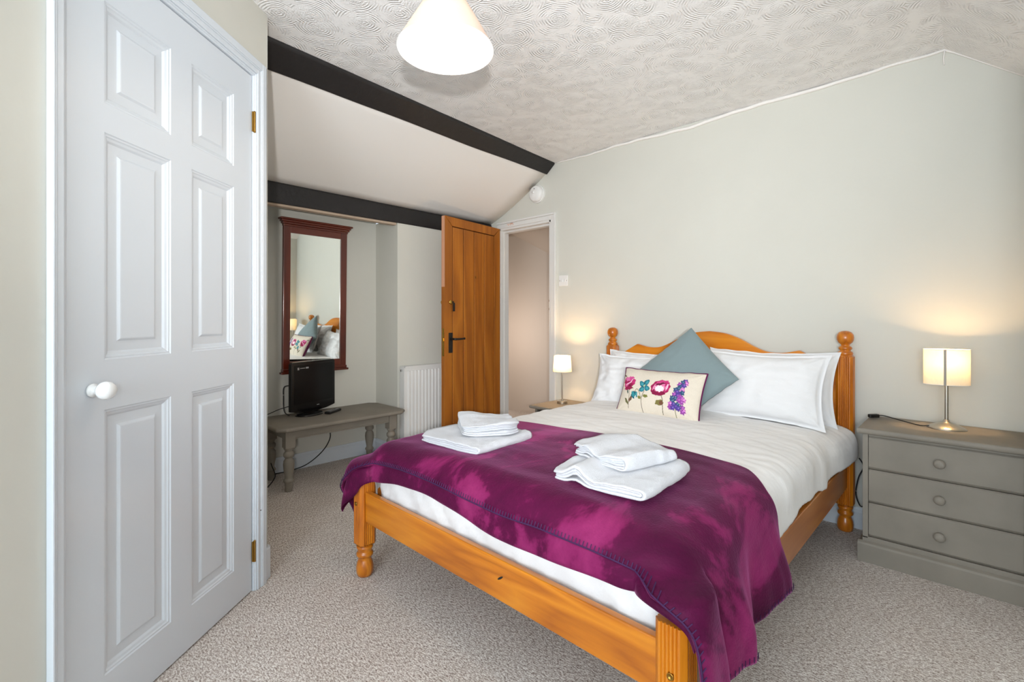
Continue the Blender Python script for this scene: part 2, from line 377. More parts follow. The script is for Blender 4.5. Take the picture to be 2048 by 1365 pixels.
# plaster bead along the top of the headboard wall
bm = bmesh.new(); pts = []
for i in range(70):
    t = i / 69; x = -2.36 + t * 2.26
    pts.append((x, W - .004, ZC - .004 - .02 * math.sin(math.pi * min(1, t * 1.1)) * (.6 + .4 * math.sin(t * 17)) - .006 * nz(x, 0, 0, 9)))
pts += [(-.09 + .26 * i / 10, W - .004, ZC - .006 - k * .26 * i / 10) for i in range(1, 11)]
tube(bm, pts, [.003 + .008 * math.sin(math.pi * min(1, i / 79)) for i in range(len(pts))], 6)
struct(obj('trim_1', bm, 'slope_plaster', smooth=True), 'rough plaster bead where wall meets ceiling')
bm = bmesh.new(); tube(bm, [(-.099, W - .02, ZC - .012), (-.103, W - .006, ZC - .04), (-.101, W - .003, ZC - .07)], .003, 6)
struct(obj('trim_2', bm, 'slope_plaster', smooth=True))
# beams
def beam(name, pts0, pts1, y0, y1, label, mats='beam_black', wob=.006, n=26):
    bm = bmesh.new(); rings = []
    for i in range(n):
        t = i / (n - 1); y = y0 + (y1 - y0) * t; ring = []
        for k2, (a, b) in enumerate(zip(pts0, pts1)):
            ring.append(bm.verts.new((a[0] + (b[0] - a[0]) * t + wob * nz(y, k2 * 3.1, 0, 2.2), y, a[1] + (b[1] - a[1]) * t + wob * nz(y, k2 * 5.3, 4, 2.2))))
        rings.append(ring)
    m = len(pts0)
    for a, b in zip(rings, rings[1:]):
        for q in range(m): bm.faces.new((a[q], a[(q + 1) % m], b[(q + 1) % m], b[q]))
    bm.faces.new(rings[0]); bm.faces.new(rings[-1][::-1])
    return struct(obj(name, bm, mats, bev=.008, seg=2), label)
beam('ceiling_beam', [(-2.168, 2.31), (-2.182, 2.262), (-2.322, 2.193), (-2.40, 2.31)], [(-2.36, 2.31), (-2.372, 2.262), (-2.452, 2.196), (-2.56, 2.31)], .55, W - .002, 'upper black painted beam crossing the ceiling')
beam('ceiling_beam', [(-3.09, 1.765), (-3.09, 1.897), (-3.2, 1.93), (-3.2, 1.775)], [(-3.09, 1.765), (-3.09, 1.885), (-3.2, 1.90), (-3.2, 1.775)], .85, W - .002, 'lower black painted beam above the mirror alcove', wob=.004)
bm = bmesh.new(); gridmesh(bm, lambda i, j: (-3.16 - .26 * j / 5, .9 + 1.067 * i / 11, 1.80 + (.12 * sstep(0, 1, j / 5)) + .004 * nz(i, j, 0, .7)), 12, 6)
o = struct(obj('ceiling_alcove', bm, ['wall_paint'], smooth=True)); md = o.modifiers.new('s', 'SOLIDIFY'); md.thickness = .03; md.offset = 1 if o.data.polygons[0].normal.z > 0 else -1
struct(obj('trim_3', B(-3.15, -3.105, .9, 1.96, 1.752, 1.768), 'beam_underside'), 'bare lower edge of the alcove beam')
# landing beyond the doorway
bm = bmesh.new(); box(bm, -5.0, -1.7, 3.95, 4.03, 0, 3.2); box(bm, -5.0, -4.92, W + T, 3.95, 0, 3.4); box(bm, -1.8, -1.72, W + T, 3.95, 0, 2.8)
struct(obj('wall_landing', bm, 'landing_paint'), 'warm beige landing wall seen through the doorway')
bm = bmesh.new(); zl = lambda x: 2.11 - .50 * (x + 4.0)
zc = lambda x, y: zl(x) + .64 * (3.95 - y)
cell([(-5, W + T, zc(-5, W + T)), (-5, 3.97, zc(-5, 3.97)), (-1.7, 3.97, zc(-1.7, 3.97)), (-1.7, W + T, zc(-1.7, W + T))])
o = struct(obj('ceiling_landing', bm, 'landing_paint')); md = o.modifiers.new('s', 'SOLIDIFY'); md.thickness = .05; md.offset = 1 if o.data.polygons[0].normal.z > 0 else -1

# baseboards
def skirt(name, p0, p1, h=.105, t=.016, nrm=1):
    """moulded skirting from p0 to p1 on the floor; nrm: side it stands out to"""
    p0 = Vector((*p0, 0)); p1 = Vector((*p1, 0)); M = frame_m(p0, p1 - p0); ln = (p1 - p0).length; s = nrm
    bm = bmesh.new(); prism(bm, [(0, 0), (t * s, 0), (t * s, h * .78), (t * .55 * s, h * .9), (t * .4 * s, h), (0, h)], 'x', 0, ln)
    return struct(obj(name, xform(bm, M), 'white_gloss'))
skirt('baseboard_back', (.17, W), (OX1 + .05, W), nrm=1)
skirt('baseboard_left', (-3.41, 1.03), (-3.41, 1.967), nrm=-1)
skirt('baseboard_breast', (-3.41, 1.967), (-3.10, 1.967), nrm=-1)
skirt('baseboard_breast', (-3.10, 1.967), (-3.10, W), nrm=-1)
# skirting end that wraps the cupboard wall corner
bm = bmesh.new(); e0 = DP + DD * .068 + Vector((DD.y, -DD.x, 0)) * .012; e1 = DP + DD * .104 + Vector((DD.y, -DD.x, 0)) * .010; prism(bm, [(e0.x, e0.y), (e1.x, e1.y), (e1.x - .012, e1.y + .004), (e1.x - .3, e1.y - .02), (e0.x - .1, e0.y)], 'z', 0, .128)
struct(obj('baseboard_corner', bm, 'white_gloss', bev=.006, seg=3), 'white skirting end wrapping the cupboard wall corner')

# ------------------------------------------------------------------ white cupboard door (door_1) and its frame
def panel_door(bm, w_, h_, cells, face, depth, side):
    """front face of a panelled door at local y=face*side, w x h from s=-w..0; moulded recessed raised panels"""
    def P(s, d, z): return (s, d * side, z)
    S = sorted({-w_, 0} | {c[0] for c in cells} | {c[1] for c in cells}); Z = sorted({0, h_} | {c[2] for c in cells} | {c[3] for c in cells})
    V = {(s, z): bm.verts.new(P(s, face, z)) for s in S for z in Z}
    for a, b in zip(S, S[1:]):
        for c, d in zip(Z, Z[1:]):
            if any(q[0] <= a + 1e-6 and q[1] >= b - 1e-6 and q[2] <= c + 1e-6 and q[3] >= d - 1e-6 for q in cells): continue
            bm.faces.new((V[a, c], V[b, c], V[b, d], V[a, d]))
    for s0, s1, z0, z1 in cells:
        steps = [(0, 0), (.003, -.003), (.007, -.003), (.010, -.006), (.016, -.008), (.021, -.0125), (.040, -.0120), (.046, -.0115), (.052, -.0070), (.055, -.0064)]
        prev = None
        for i, (ins, dp) in enumerate(steps):
            if i == 0: ring = None
            ring = [bm.verts.new(P(*q)) for q in ((s0 + ins, face + dp, z0 + ins), (s1 - ins, face + dp, z0 + ins), (s1 - ins, face + dp, z1 - ins), (s0 + ins, face + dp, z1 - ins))]
            if prev:
                for q in range(4): bm.faces.new((prev[q], prev[(q + 1) % 4], ring[(q + 1) % 4], ring[q]))
            prev = ring
        bm.faces.new(prev)
    # edges and back
    b = [bm.verts.new(P(*q)) for q in ((-w_, face - depth, 0), (0, face - depth, 0), (0, face - depth, h_), (-w_, face - depth, h_))]
    f = [bm.verts.new(P(*q)) for q in ((-w_, face, 0), (0, face, 0), (0, face, h_), (-w_, face, h_))]
    bm.faces.new(b)
    for q in range(4): bm.faces.new((f[q], f[(q + 1) % 4], b[(q + 1) % 4], b[q]))
SL = [(-.613, -.395), (-.311, -.104)]           # panel columns (s)
RZ = [(.135, .817), (.945, 1.528), (1.603, 1.865)]
bm = bmesh.new(); panel_door(bm, DW, DH, [(a, b, c, d) for a, b in SL for c, d in RZ], -.004, .035, side)
for v in bm.verts: v.co.z = max(v.co.z, .006)
d1 = bpy.data.objects.new('door_1', None); COL.objects.link(d1); d1.location = DP; struct(d1, 'white six-panel cupboard door with a round white knob')
obj('door_leaf', xform(bm, DM), 'white_gloss', d1)
# knob: centre s=-.612 z=.864
kn = bmesh.new(); Mk = DM @ Matrix.Translation((-.648, 0, .872)) @ Matrix.Rotation(R(-90 * side), 4, 'X')
lathe(kn, [(.0, -.002), (.017, -.002), (.017, .003), (.011, .006), (.0095, .014), (.012, .019), (.017, .021), (.0215, .028), (.0228, .035), (.021, .043), (.016, .049), (.008, .0525), (0, .053)], n=28, M=Mk)
obj('door_knob', kn, 'ceramic', d1, smooth=True, doubles=True)
for i, zc in enumerate((1.808, .155)):
    hb = bmesh.new(); M = DM @ Matrix.Translation((.002, .002 * side, zc))
    wb(hb, -.004, .004, -.003, .0022, -.038, .038)
    lathe(hb, [(.0042, -.038), (.0042, .038)], n=10, c=(.004, .003 * side, 0))
    for q in (-.041, .038): lathe(hb, [(.002, q), (.005, q + .001), (.002, q + .004)], n=8, c=(.004, .003 * side, 0))
    obj('hinge', xform(hb, M), 'old_brass', d1)
# architrave (moulded, proud of the wall)
bm = bmesh.new(); aw = .052
wb(bm, .006, .016, -.06, .004, 0, DH + .012); wb(bm, -DW - .016, -DW - .004, -.06, .004, 0, DH + .012); wb(bm, -DW - .016, .016, -.06, .004, DH + .004, DH + .014)
for i, (a, b, d) in enumerate(((.010, .016, .009), (.016, .034, .013), (.034, .040, .016), (.040, .066, .018))):
    wb(bm, a, b, 0, d, 0, DH + b); wb(bm, -DW - min(b, .047), -DW - a, 0, d, 0, DH + b); wb(bm, -DW - min(a, .045), a, 0, d, DH + a, DH + b)
struct(obj('trim_4', xform(bm, DM), 'white_gloss', bev=.0025), 'white moulded frame around the cupboard door')
tr = bmesh.new(); wb(tr, .030, .034, .012, .0145, .30, .304); obj('screw_hole', xform(tr, DM), 'beam_black', bpy.data.objects['trim_4'])

# ------------------------------------------------------------------ plank door (door_2), open
HP = Vector((-2.972, 2.915, .012)); FP = Vector((-2.872, 2.235, .012)); DL = (FP - HP).length
M2 = frame_m(HP, FP - HP)       # local x hinge -> free edge, y = z x d
rs = 1 if (M2.to_3x3() @ Vector((0, 1, 0))).x > 0 else -1     # room-facing side sign
d2 = bpy.data.objects.new('door_2', None); COL.objects.link(d2); d2.location = HP; struct(d2, 'orange plank door standing open into the bedroom')
H2 = 1.82; TH = .038
def fb(bm, s0, s1, a, b, z0, z1, mi=0):
    lo, hi = sorted((a * rs, b * rs)); box(bm, s0, s1, lo, hi, z0, z1, mi)
bm = bmesh.new()
prism(bm, [(0, 0), (DL, 0), (DL, H2), (0, H2)], 'y', 0, 0.0001)
bm.free(); bm = bmesh.new()

gw = (DL - .17 - .0) / 4
for i in range(4):
    a = .085 + gw * i; fb(bm, a + .0045, a + gw - .0045, -TH + .002, -.001, .09, H2 - .075)
obj('plank', xform(bm, M2), 'door_wood', d2, bev=.004)
bm = bmesh.new(); fb(bm, .083, DL - .083, -TH + .006, -.008, .088, H2 - .073); obj('backing', xform(bm, M2), 'groove_brown', d2)
def mitre(pts):
    b2 = bmesh.new(); prism(b2, pts, 'y', *sorted((-TH * rs, 0))); return xform(b2, M2)
i0, i1, zt = .083, DL - .083, H2 - .073
obj('stile', mitre([(0, 0), (i0 - .004, 0), (i0 - .004, zt), (.001, H2 - .001)]), 'door_wood', d2, bev=.0012)
obj('stile', mitre([(DL, 0), (i1 + .004, 0), (i1 + .004, zt), (DL - .001, H2 - .001)]), 'door_wood', d2, bev=.0012)
obj('rail', mitre([(.002, H2), (DL - .002, H2), (i1 - .001, zt + .005), (i0 + .001, zt + .005)]), 'door_wood', d2, bev=.0012)
obj('rail', mitre([(i0, 0), (i1, 0), (i1, .088), (i0, .088)]), 'door_wood', d2, bev=.0012)
b3 = bmesh.new(); fb(b3, DL, DL + .0008, -TH + .004, -.003, 1.28, H2 - .001); obj('bare_edge', xform(b3, M2), 'raw_edge', d2)
# lever handle
hs = DL - .060; hz = .855
b3 = bmesh.new(); fb(b3, hs - .022, hs + .022, 0, .005, hz - .078, hz + .076); hd = obj('handle', xform(b3, M2), 'black_iron', d2, bev=.003)
b3 = bmesh.new(); pts = [(hs, .004 * rs, hz + .028), (hs, .045 * rs, hz + .028), (hs - .02, .052 * rs, hz + .028), (hs - .07, .053 * rs, hz + .028), (hs - .105, .05 * rs, hz + .030)]
tube(b3, spline(pts, 5), [.009] * 5 + [.009] * 5 + [.008] * 5 + [.0075] * 5 + [.010], 10); obj('lever', xform(b3, M2), 'black_iron', hd, smooth=True)
b3 = bmesh.new(); fb(b3, DL, DL + .0015, -TH + .009, -.009, hz - .10, hz + .11); lp = obj('latch_plate', xform(b3, M2), 'brass', d2)
b3 = bmesh.new(); fb(b3, DL + .001, DL + .011, -TH + .012, -.012, hz + .012, hz + .036); obj('latch_bolt', xform(b3, M2), 'brass', lp, bev=.002)
Ml = M2 @ Matrix.Translation((hs - .002, 0, 1.165)) @ Matrix.Rotation(R(-90 * rs), 4, 'X')
b3 = bmesh.new(); lathe(b3, [(0, 0), (.018, 0), (.018, .004), (.014, .007), (.009, .009), (0, .010)], n=20, M=Ml); lk = obj('lock', b3, 'brass', d2, smooth=True)
b3 = bmesh.new(); fb(b3, hs - .013, hs - .010, .008, .026, 1.158, 1.172); fb(b3, hs - .030, hs - .012, .012, .020, 1.095, 1.160); obj('key', xform(b3, M2), 'black_iron', lk, bev=.002)
Ml = M2 @ Matrix.Translation((DL - .055, -TH * rs, 1.165)) @ Matrix.Rotation(R(90 * rs), 4, 'X')
b3 = bmesh.new(); lathe(b3, [(0, 0), (.02, 0), (.02, .01), (.015, .022), (.02, .034), (.016, .045), (0, .046)], n=18, M=Ml); obj('lock_knob', b3, 'brass', d2, smooth=True)
# small worn number on the door
text_obj('door_number', '4', .035, M2 @ Matrix.Translation((DL * .48, .0006 * rs, 1.365)) @ Matrix.Rotation(R(90), 4, 'X') @ (Matrix.Rotation(R(180), 4, 'Y') if rs > 0 else Matrix.Identity(4)), 'old_brass', d2, .0005)
# door frame: jambs + architrave
bm = bmesh.new()
box(bm, OX0 - .001, OX0 + .010, W - .006, W + T + .01, 0, OZ); box(bm, OX1 - .018, OX1 + .001, W - .006, W + T + .01, 0, OZ); box(bm, OX0, OX1, W - .006, W + T + .01, OZ - .018, OZ + .001)
box(bm, OX0 + .010, OX0 + .016, W + .035, W + T + .01, 0, OZ - .018); box(bm, OX1 - .030, OX1 - .018, W + .035, W + T + .01, 0, OZ - .018); box(bm, OX0 + .018, OX1 - .018, W + .035, W + T + .01, OZ - .034, OZ - .018)
struct(obj('trim_5', bm, 'white_satin', bev=.0015))
bm = bmesh.new()
for a, b, d in ((.0, .036, .012), (.036, .052, .020)):
    box(bm, OX1 + a, OX1 + b, W - d, W, 0, OZ + b); box(bm, OX0 - .028, OX1 + a, W - d, W, OZ + a, OZ + b)
box(bm, OX0 - .030, OX0 - .001, W - .012, W, 0, OZ)
t6 = struct(obj('trim_6', bm, 'white_satin', bev=.003), 'white frame around the bedroom doorway')
bm = bmesh.new()
for i in range(6): box(bm, -2.885 + i * .013, -2.882 + i * .013, W - .0145, W - .012, OZ + .020 - .008 * (i % 2), OZ + .030)
box(bm, -2.85, -2.82, W - .0145, W - .012, OZ + .026, OZ + .031); obj('scratch', bm, 'raw_edge', t6)
bm = bmesh.new(); box(bm, OX1 - .022, OX1 - .018, W + .002, W + .030, 1.115, 1.205); box(bm, OX1 - .030, OX1 - .022, W + .004, W + .012, 1.118, 1.135); box(bm, OX1 - .030, OX1 - .022, W + .004, W + .012, 1.185, 1.202); obj('strike_plate', bm, 'brass', t6)

# ------------------------------------------------------------------ bed
XC = -1.13
bed = thing('bed', 'orange pine double bed frame with ball-topped headboard posts', 'bed', (XC, 1.9, 0))
PX = (-1.795, -.462); YB, YF = 2.85, .985
def chamfer_sq(h, c): return [(h - c, -h), (h, -h + c), (h, h - c), (h - c, h), (-h + c, h), (-h, h - c), (-h, -h + c), (-h + c, -h)]
def fluted(h, c, g=.0045):
    """post section: chamfered square with two reeded grooves per face"""
    base = chamfer_sq(h, c); out = []
    for i, p in enumerate(base):
        q = base[(i + 1) % 8]; out.append(p)
        L_ = math.hypot(q[0] - p[0], q[1] - p[1])
        if L_ > .03:
            nx, ny = -(q[1] - p[1]) / L_, (q[0] - p[0]) / L_
            for k2 in range(5):
                cc = .14 + .18 * k2
                for off, dp in ((-.05, 0), (0, g), (.05, 0)):
                    t = cc + off; x = p[0] + (q[0] - p[0]) * t; y = p[1] + (q[1] - p[1]) * t
                    out.append((x + nx * dp, y + ny * dp))
    return out
def post(x, y, ztop, finial):
    h = .036; bm = bmesh.new()
    sec = [(x + a, y + b) for a, b in fluted(h, .012)]
    prism(bm, sec, 'z', .135, ztop)
    for z0, z1 in ((.122, .135), (ztop, ztop + .012)) if finial else ((.122, .135),):
        r0, r1 = (.6, 1) if z0 < .2 else (1, .72)
        A = [bm.verts.new((x + a * r0, y + b * r0, z0)) for a, b in chamfer_sq(h, .012)]; C = [bm.verts.new((x + a * r1, y + b * r1, z1)) for a, b in chamfer_sq(h, .012)]
        for i in range(8): bm.faces.new((A[i], A[(i + 1) % 8], C[(i + 1) % 8], C[i]))
    p = obj('post', bm, 'pine_z', bed, bev=.0012)
    f = bmesh.new(); lathe(f, [(.021, 0), (.029, .004), (.0335, .018), (.0345, .036), (.032, .052), (.027, .066), (.0245, .074), (.027, .079), (.032, .083), (.034, .090), (.032, .097), (.0275, .101), (.029, .108), (.032, .116), (.033, .124)], (x, y, 0), 28)
    obj('foot', f, 'pine_z', p, smooth=True)
    if finial:
        f = bmesh.new(); lathe(f, [(.026, 0), (.031, .003), (.033, .010), (.030, .018), (.024, .022), (.022, .026), (.027, .031), (.029, .037), (.026, .043), (.019, .047), (.0175, .052), (.021, .057), (.030, .065), (.0355, .078), (.0365, .090), (.034, .103), (.026, .115), (.014, .121), (0, .1225)], (x, y, ztop + .006), 32)
        obj('finial', f, 'pine_z', p, smooth=True, doubles=True)
    return p
pb = [post(x, YB, .862, True) for x in PX]; pf = [post(x, YF, .405, False) for x in PX]
for x, pp, zz in ((PX[0], pf[0], (.375, .30)), (PX[1], pf[1], (.30, .22))):
    for z in zz:
        bm = bmesh.new(); M = Matrix.Translation((x - (.006 if x < -1 else -.004), YF - .036, z)) @ Matrix.Rotation(R(90), 4, 'X')
        lathe(bm, [(.0, .0005), (.004, .0005), (.0045, .002), (.0075, .0025), (.008, .001), (.008, -.002)], n=16, M=M); obj('bolt', bm, 'old_brass', pp, smooth=True)
# headboard
def hb_top():
    pts = [(-1.765, .80), (-1.72, .815), (-1.66, .850), (-1.60, .884), (-1.575, .878), (-1.53, .868), (-1.48, .866), (-1.43, .874), (-1.37, .900), (-1.30, .938), (-1.22, .966), (-1.13, .977)]
    f = [(p[0], 0, p[1]) for p in pts]; left = spline(f[:4], 6)[:-1] + spline(f[3:], 6)
    left = [(v.x, v.z) for v in left]
    return left + [(2 * XC - x, z) for x, z in left[::-1][1:]]
bm = bmesh.new(); prism(bm, hb_top() + [(-.50, .32), (-1.76, .32)], 'y', YB - .012, YB + .014); obj('headboard', bm, 'head_pine', bed, bev=.003)
bm = bmesh.new(); box(bm, PX[0] + .034, PX[1] - .034, YF - .018, YF + .006, .232, .352); obj('foot_rail', bm, 'pine_x', bed, bev=.004)
kb = bmesh.new(); lathe(kb, [(0, 0), (.004, 0), (.001, .0008)], n=12, M=Matrix.Translation((-.985, YF - .0183, .300)) @ Matrix.Rotation(R(90), 4, 'X') @ Matrix.Rotation(R(35), 4, 'Z') @ Matrix.Diagonal((3.4, .8, 1, 1)))
obj('knot', kb, 'black_matt', bpy.data.objects['foot_rail'])
for x in (PX[0], PX[1]):
    bm = bmesh.new(); box(bm, x - .012, x + .014, YF + .03, YB - .03, .222, .345); obj('side_rail', bm, 'pine_y', bed, bev=.004)
bm = bmesh.new()
for i in range(11): box(bm, PX[0] + .02, PX[1] - .02, 1.08 + .165 * i, 1.15 + .165 * i, .235, .253)
obj('slats', bm, 'pine_x', bed)

# mattress (white fitted sheet, gathered at the foot)
MX0, MX1, MY0, MY1 = -1.765, -.492, 1.012, 2.82
def rounded_block(x0, x1, y0, y1, z0, z1, r, nu=200, wr=.003, seed=0):
    bm = bmesh.new(); prof = []
    for a in range(0, 91, 15): prof.append((r * (1 - math.sin(R(a))), z0 + r * (1 - math.cos(R(a)))))   # inset from edge
    prof = [(r - r * math.sin(R(a)), z0 + r - r * math.cos(R(a))) for a in range(0, 91, 18)]
    prof += [(0, z0 + (z1 - z0) * t) for t in (.4, .5, .6, .7)]
    prof += [(r - r * math.cos(R(a)), z1 - r + r * math.sin(R(a))) for a in range(0, 91, 18)]
    cx, cy = (x0 + x1) / 2, (y0 + y1) / 2; hx, hy = (x1 - x0) / 2, (y1 - y0) / 2; cr = .07
    per = []
    # perimeter as rounded rect by arc length
    segs = [(hx - cr, -hy, 1), ]
    def rr(t):
        Ls = [2 * (hx - cr), math.pi / 2 * cr, 2 * (hy - cr), math.pi / 2 * cr] * 2; T_ = sum(Ls); s = t * T_; k2 = 0
        while s > Ls[k2] + 1e-9: s -= Ls[k2]; k2 += 1
        q = k2 // 2; a0 = -90 + 90 * q
        if k2 % 2 == 0:
            st = [(-(hx - cr), -hy), (hx, -(hy - cr)), (hx - cr, hy), (-hx, hy - cr)][q]; d = [(1, 0), (0, 1), (-1, 0), (0, -1)][q]
            return (st[0] + d[0] * s, st[1] + d[1] * s), (math.cos(R(a0)), math.sin(R(a0)))
        c = [(hx - cr, -(hy - cr)), (hx - cr, hy - cr), (-(hx - cr), hy - cr), (-(hx - cr), -(hy - cr))][q]; a = R(a0) + s / cr
        return (c[0] + cr * math.cos(a), c[1] + cr * math.sin(a)), (math.cos(a), math.sin(a))
    def P(i, j):
        (x, y), n_ = rr(i / nu); ins, z = prof[j]
        wv = wr * (nz(x * 1.0 + z * .8, y, seed, 16) + .9 * nz(x + z * 1.5, y, seed + 3, 38) * (1 if ins < .01 else .3))
        return (cx + x - n_[0] * (ins - wv), cy + y - n_[1] * (ins - wv), z + .25 * wv)
    V = gridmesh(bm, P, nu, len(prof), closed_u=True)
    bm.faces.new([V[i][-1] for i in range(nu)]); bm.faces.new([V[i][0] for i in range(nu)][::-1])
    return bm
o = obj('mattress', rounded_block(MX0, MX1, MY0, MY1, .253, .485, .03, 420, .010), 'cotton', loc=(XC, 1.9, .25), smooth=True)
tag(o, 'white sheeted mattress lying in the pine bed frame', 'mattress')

# draping surface shared by duvet and throw
def drape(s, t, hw, r, zt, crown, y_end, rt, off, fold=0, seed=0, flare=.0):
    """s: arc length across from the bed's centre line; t: arc length past the foot edge (negative = on top).
    Returns point; 'off' lifts the sheet off the surface underneath."""
    a = max(0, abs(s) - hw); b = max(0, t); sg = 1 if s >= 0 else -1
    R_ = math.hypot(a, b); rr_ = r + off
    if R_ < 1e-9: hx = 0; dz = 0
    else:
        if R_ < rr_ * math.pi / 2: hx = rr_ * math.sin(R_ / rr_); dz = rr_ * (1 - math.cos(R_ / rr_))
        else:
            ex = R_ - rr_ * math.pi / 2; hx = rr_ + flare * ex; dz = rr_ + ex
    ca, sb = (a / R_, b / R_) if R_ > 1e-9 else (1, 0)
    cs = min(abs(s), hw); x = XC + sg * (cs + hx * ca); y = y_end - (hx * sb) + max(0, -t)
    z = zt + off + crown * (1 - (cs / hw) ** 2) - dz
    return Vector((x, y, z)), R_, ca, sb, sg
# duvet
def duvet_pt(s, t, off=0):
    p, R_, ca, sb, sg = drape(s, t, .575, .105, .535, .022, 1.085, .1, off)
    return p, R_, ca, sb, sg
bm = bmesh.new(); NU, NV = 190, 210
def dv(i, j):
    u = i / (NU - 1) * 2 - 1; v = j / (NV - 1)
    y = 2.80 - v * 1.80; over = .245 + .012 * math.sin(y * 9) + .03 * nz(y, 0, 5, 2.5) - .025 * sstep(2.4, 2.75, y)
    hemlen = .575 + over; s = u * hemlen; t = (1.085 - (2.80 - v * (2.80 - 1.085 + .165)))
    p, R_, ca, sb, sg = duvet_pt(s, t)
    x, y = p.x, p.y
    wr = .010 * nz(x * 1.2, y * 2.4, 1, 2.3) + .0035 * nz(x * 2.2, y * 6 + x, 2, 2.6) + .005 * abs(nz(x * 3 + y * 1.5, y * 5 - x, 3, 2.8)) + .0018 * nz(x * 6 - y * 3, y * 12, 4, 3) 
    edge = sstep(0, .1, R_) ; foot = sstep(1.2, 1.02, p.y)
    wr *= (1 - .75 * foot)
    rip = (.003 * math.sin(y * 25 + 3 * nz(y, 0, 7, 2)) + .012 * nz(y, R_, 9, 7)) * edge * (1 - foot) * sg
    bulge = .045 * sstep(2.45, 2.72, p.y) * edge * sg * (1 if s > 0 else .5)
    pl = .02 * sstep(2.2, 2.6, y)      # plump by the pillows
    return p + Vector((rip + bulge * (1 - sstep(.2, .32, R_)), 0, wr + pl * 0))
gridmesh(bm, dv, NU, NV)
o = obj('duvet', bm, 'cotton_cream', loc=(XC, 1.9, .5), smooth=True); tag(o, 'rumpled white duvet spread over the double bed', 'duvet')
md = o.modifiers.new('thick', 'SOLIDIFY'); md.thickness = .014; md.offset = -1 if o.data.polygons[100].normal.z > 0 else 1

# throw
def throw_pt(s, t, off, fold=True):
    p, R_, ca, sb, sg = drape(s, t, .575, .105, .535, .022, 1.085, .1, off)
    dr = sstep(.12, .34, R_)
    sag = .010 * nz(p.x * 1.2, p.y * 2.2, 1, 2.2)
    rp = 0
    if fold:
        ang = math.atan2(sb, ca)
        corner = math.sin(2 * ang) if R_ > .01 else 0
        ph = (p.y * 21 if corner < .02 else p.y * 21) + ang * 6.2
        side_f = ca * (.5 + .5 * (1 if sg > 0 else .6))
        rp = dr * (.026 * math.sin(ph + 1.3) * side_f + .020 * nz(p.x * 2, p.y * 7, 5, 2) * (ca + .15) + .020 * corner * math.sin(ang * 9 + .6) + (.085 if sg > 0 else .06) * corner * sstep(.06, .16, R_) / max(dr, .05))
    out = Vector((ca * sg, -sb, 0))
    if sg < 0: rp += .035 * ca * sstep(.08, .2, R_)
    else: rp += .03 * ca * sstep(.15, .35, R_)
    return p + out * (rp + dr * .006 * (1 if fold else 0)) + Vector((0, 0, sag * (1 - dr) + .003 * nz(p.x * 3, p.y * 6, 8, 2.5) * (1 - dr)))
def back_hem_y(x):   # the hem lying across the duvet, curved
    u = (x - XC) / .7
    return 1.69 + .03 * u - .03 * u * u - .07 * sstep(.8, 1.02, u)
NS, NT = 260, 170
def front_over(s):   # how far the front hem hangs past the foot edge (arc length)
    return .150 + .012 * math.sin(s * 5 + 1) + .008 * sstep(-.4, -.7, s) + .19 * sstep(.68, .95, s) + .03 * sstep(-.55, -.75, s)
def side_over(sg, t):
    if sg > 0: return .395 + .03 * sstep(-.1, -.5, t) * -1 + .012 * math.sin(t * 18)
    return .40 + .01 * math.sin(t * 14)
def thr(s_n, v, off, extra=0):
    sg = 1 if s_n >= 0 else -1
    s_edge = .575
    # first guess of t for side over
    s = s_n * (s_edge + (side_over(sg, -.2)))
    xx = XC + sg * min(abs(s), .70)
    yb = back_hem_y(xx)
    t0 = 1.085 - yb; t1 = front_over(s) + extra
    t = t0 + (t1 - t0) * v
    s = s_n * (s_edge + side_over(sg, t))
    return s, t
throw = thing('throw', 'deep plum velvet throw folded over the foot of the bed', 'throw', (XC, 1.2, .5))
bm = bmesh.new()
gridmesh(bm, lambda i, j: throw_pt(*thr(i / (NS - 1) * 2 - 1, j / (NT - 1), .016), .016), NS, NT)
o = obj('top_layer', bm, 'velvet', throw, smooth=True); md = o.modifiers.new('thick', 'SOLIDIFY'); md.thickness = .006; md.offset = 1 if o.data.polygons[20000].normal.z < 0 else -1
bm = bmesh.new()
def under(i, j):
    u = i / (NS - 1) * 2 - 1; u = u * .80 - .05; v = j / 29
    s, t1 = thr(u, 1, .006); ex = .047 + .012 * math.sin(s * 7) + .008 * nz(s, 0, 3, 6); ex *= 1 - sstep(.52, .70, s)
    t = -.06 + (t1 + ex + .06) * v
    p = throw_pt(s, t, .007, True); 
    return p
gridmesh(bm, under, NS, 30)
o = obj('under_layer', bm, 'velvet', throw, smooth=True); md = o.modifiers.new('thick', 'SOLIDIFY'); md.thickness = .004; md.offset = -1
# blanket stitching along front and right hems
bm = bmesh.new()
def hem(i, n, inset): return throw_pt(*thr(i / n * 2 - 1, 1 - inset, .016), .0195)
nn = 176; line = [hem(i, nn, .018) for i in range(nn + 1)]
for i in range(0, nn + 1):
    a = hem(i, nn, .018); b = hem(i, nn, .0); c = hem(min(nn, i + .35), nn, .0)
    tube(bm, [a, b], .0015, 4)
    if i < nn: tube(bm, [b, throw_pt(*thr((i + 1) / nn * 2 - 1, 1, .016), .0195)], .0022, 4)
def sidehem(j, n, inset): return throw_pt(*thr(1 - inset, j / n, .016), .0195)
for j in range(3, 60):
    tube(bm, [sidehem(j, 60, .014), sidehem(j, 60, 0)], .0011, 4)
obj('stitching', bm, 'stitch_thread', throw)

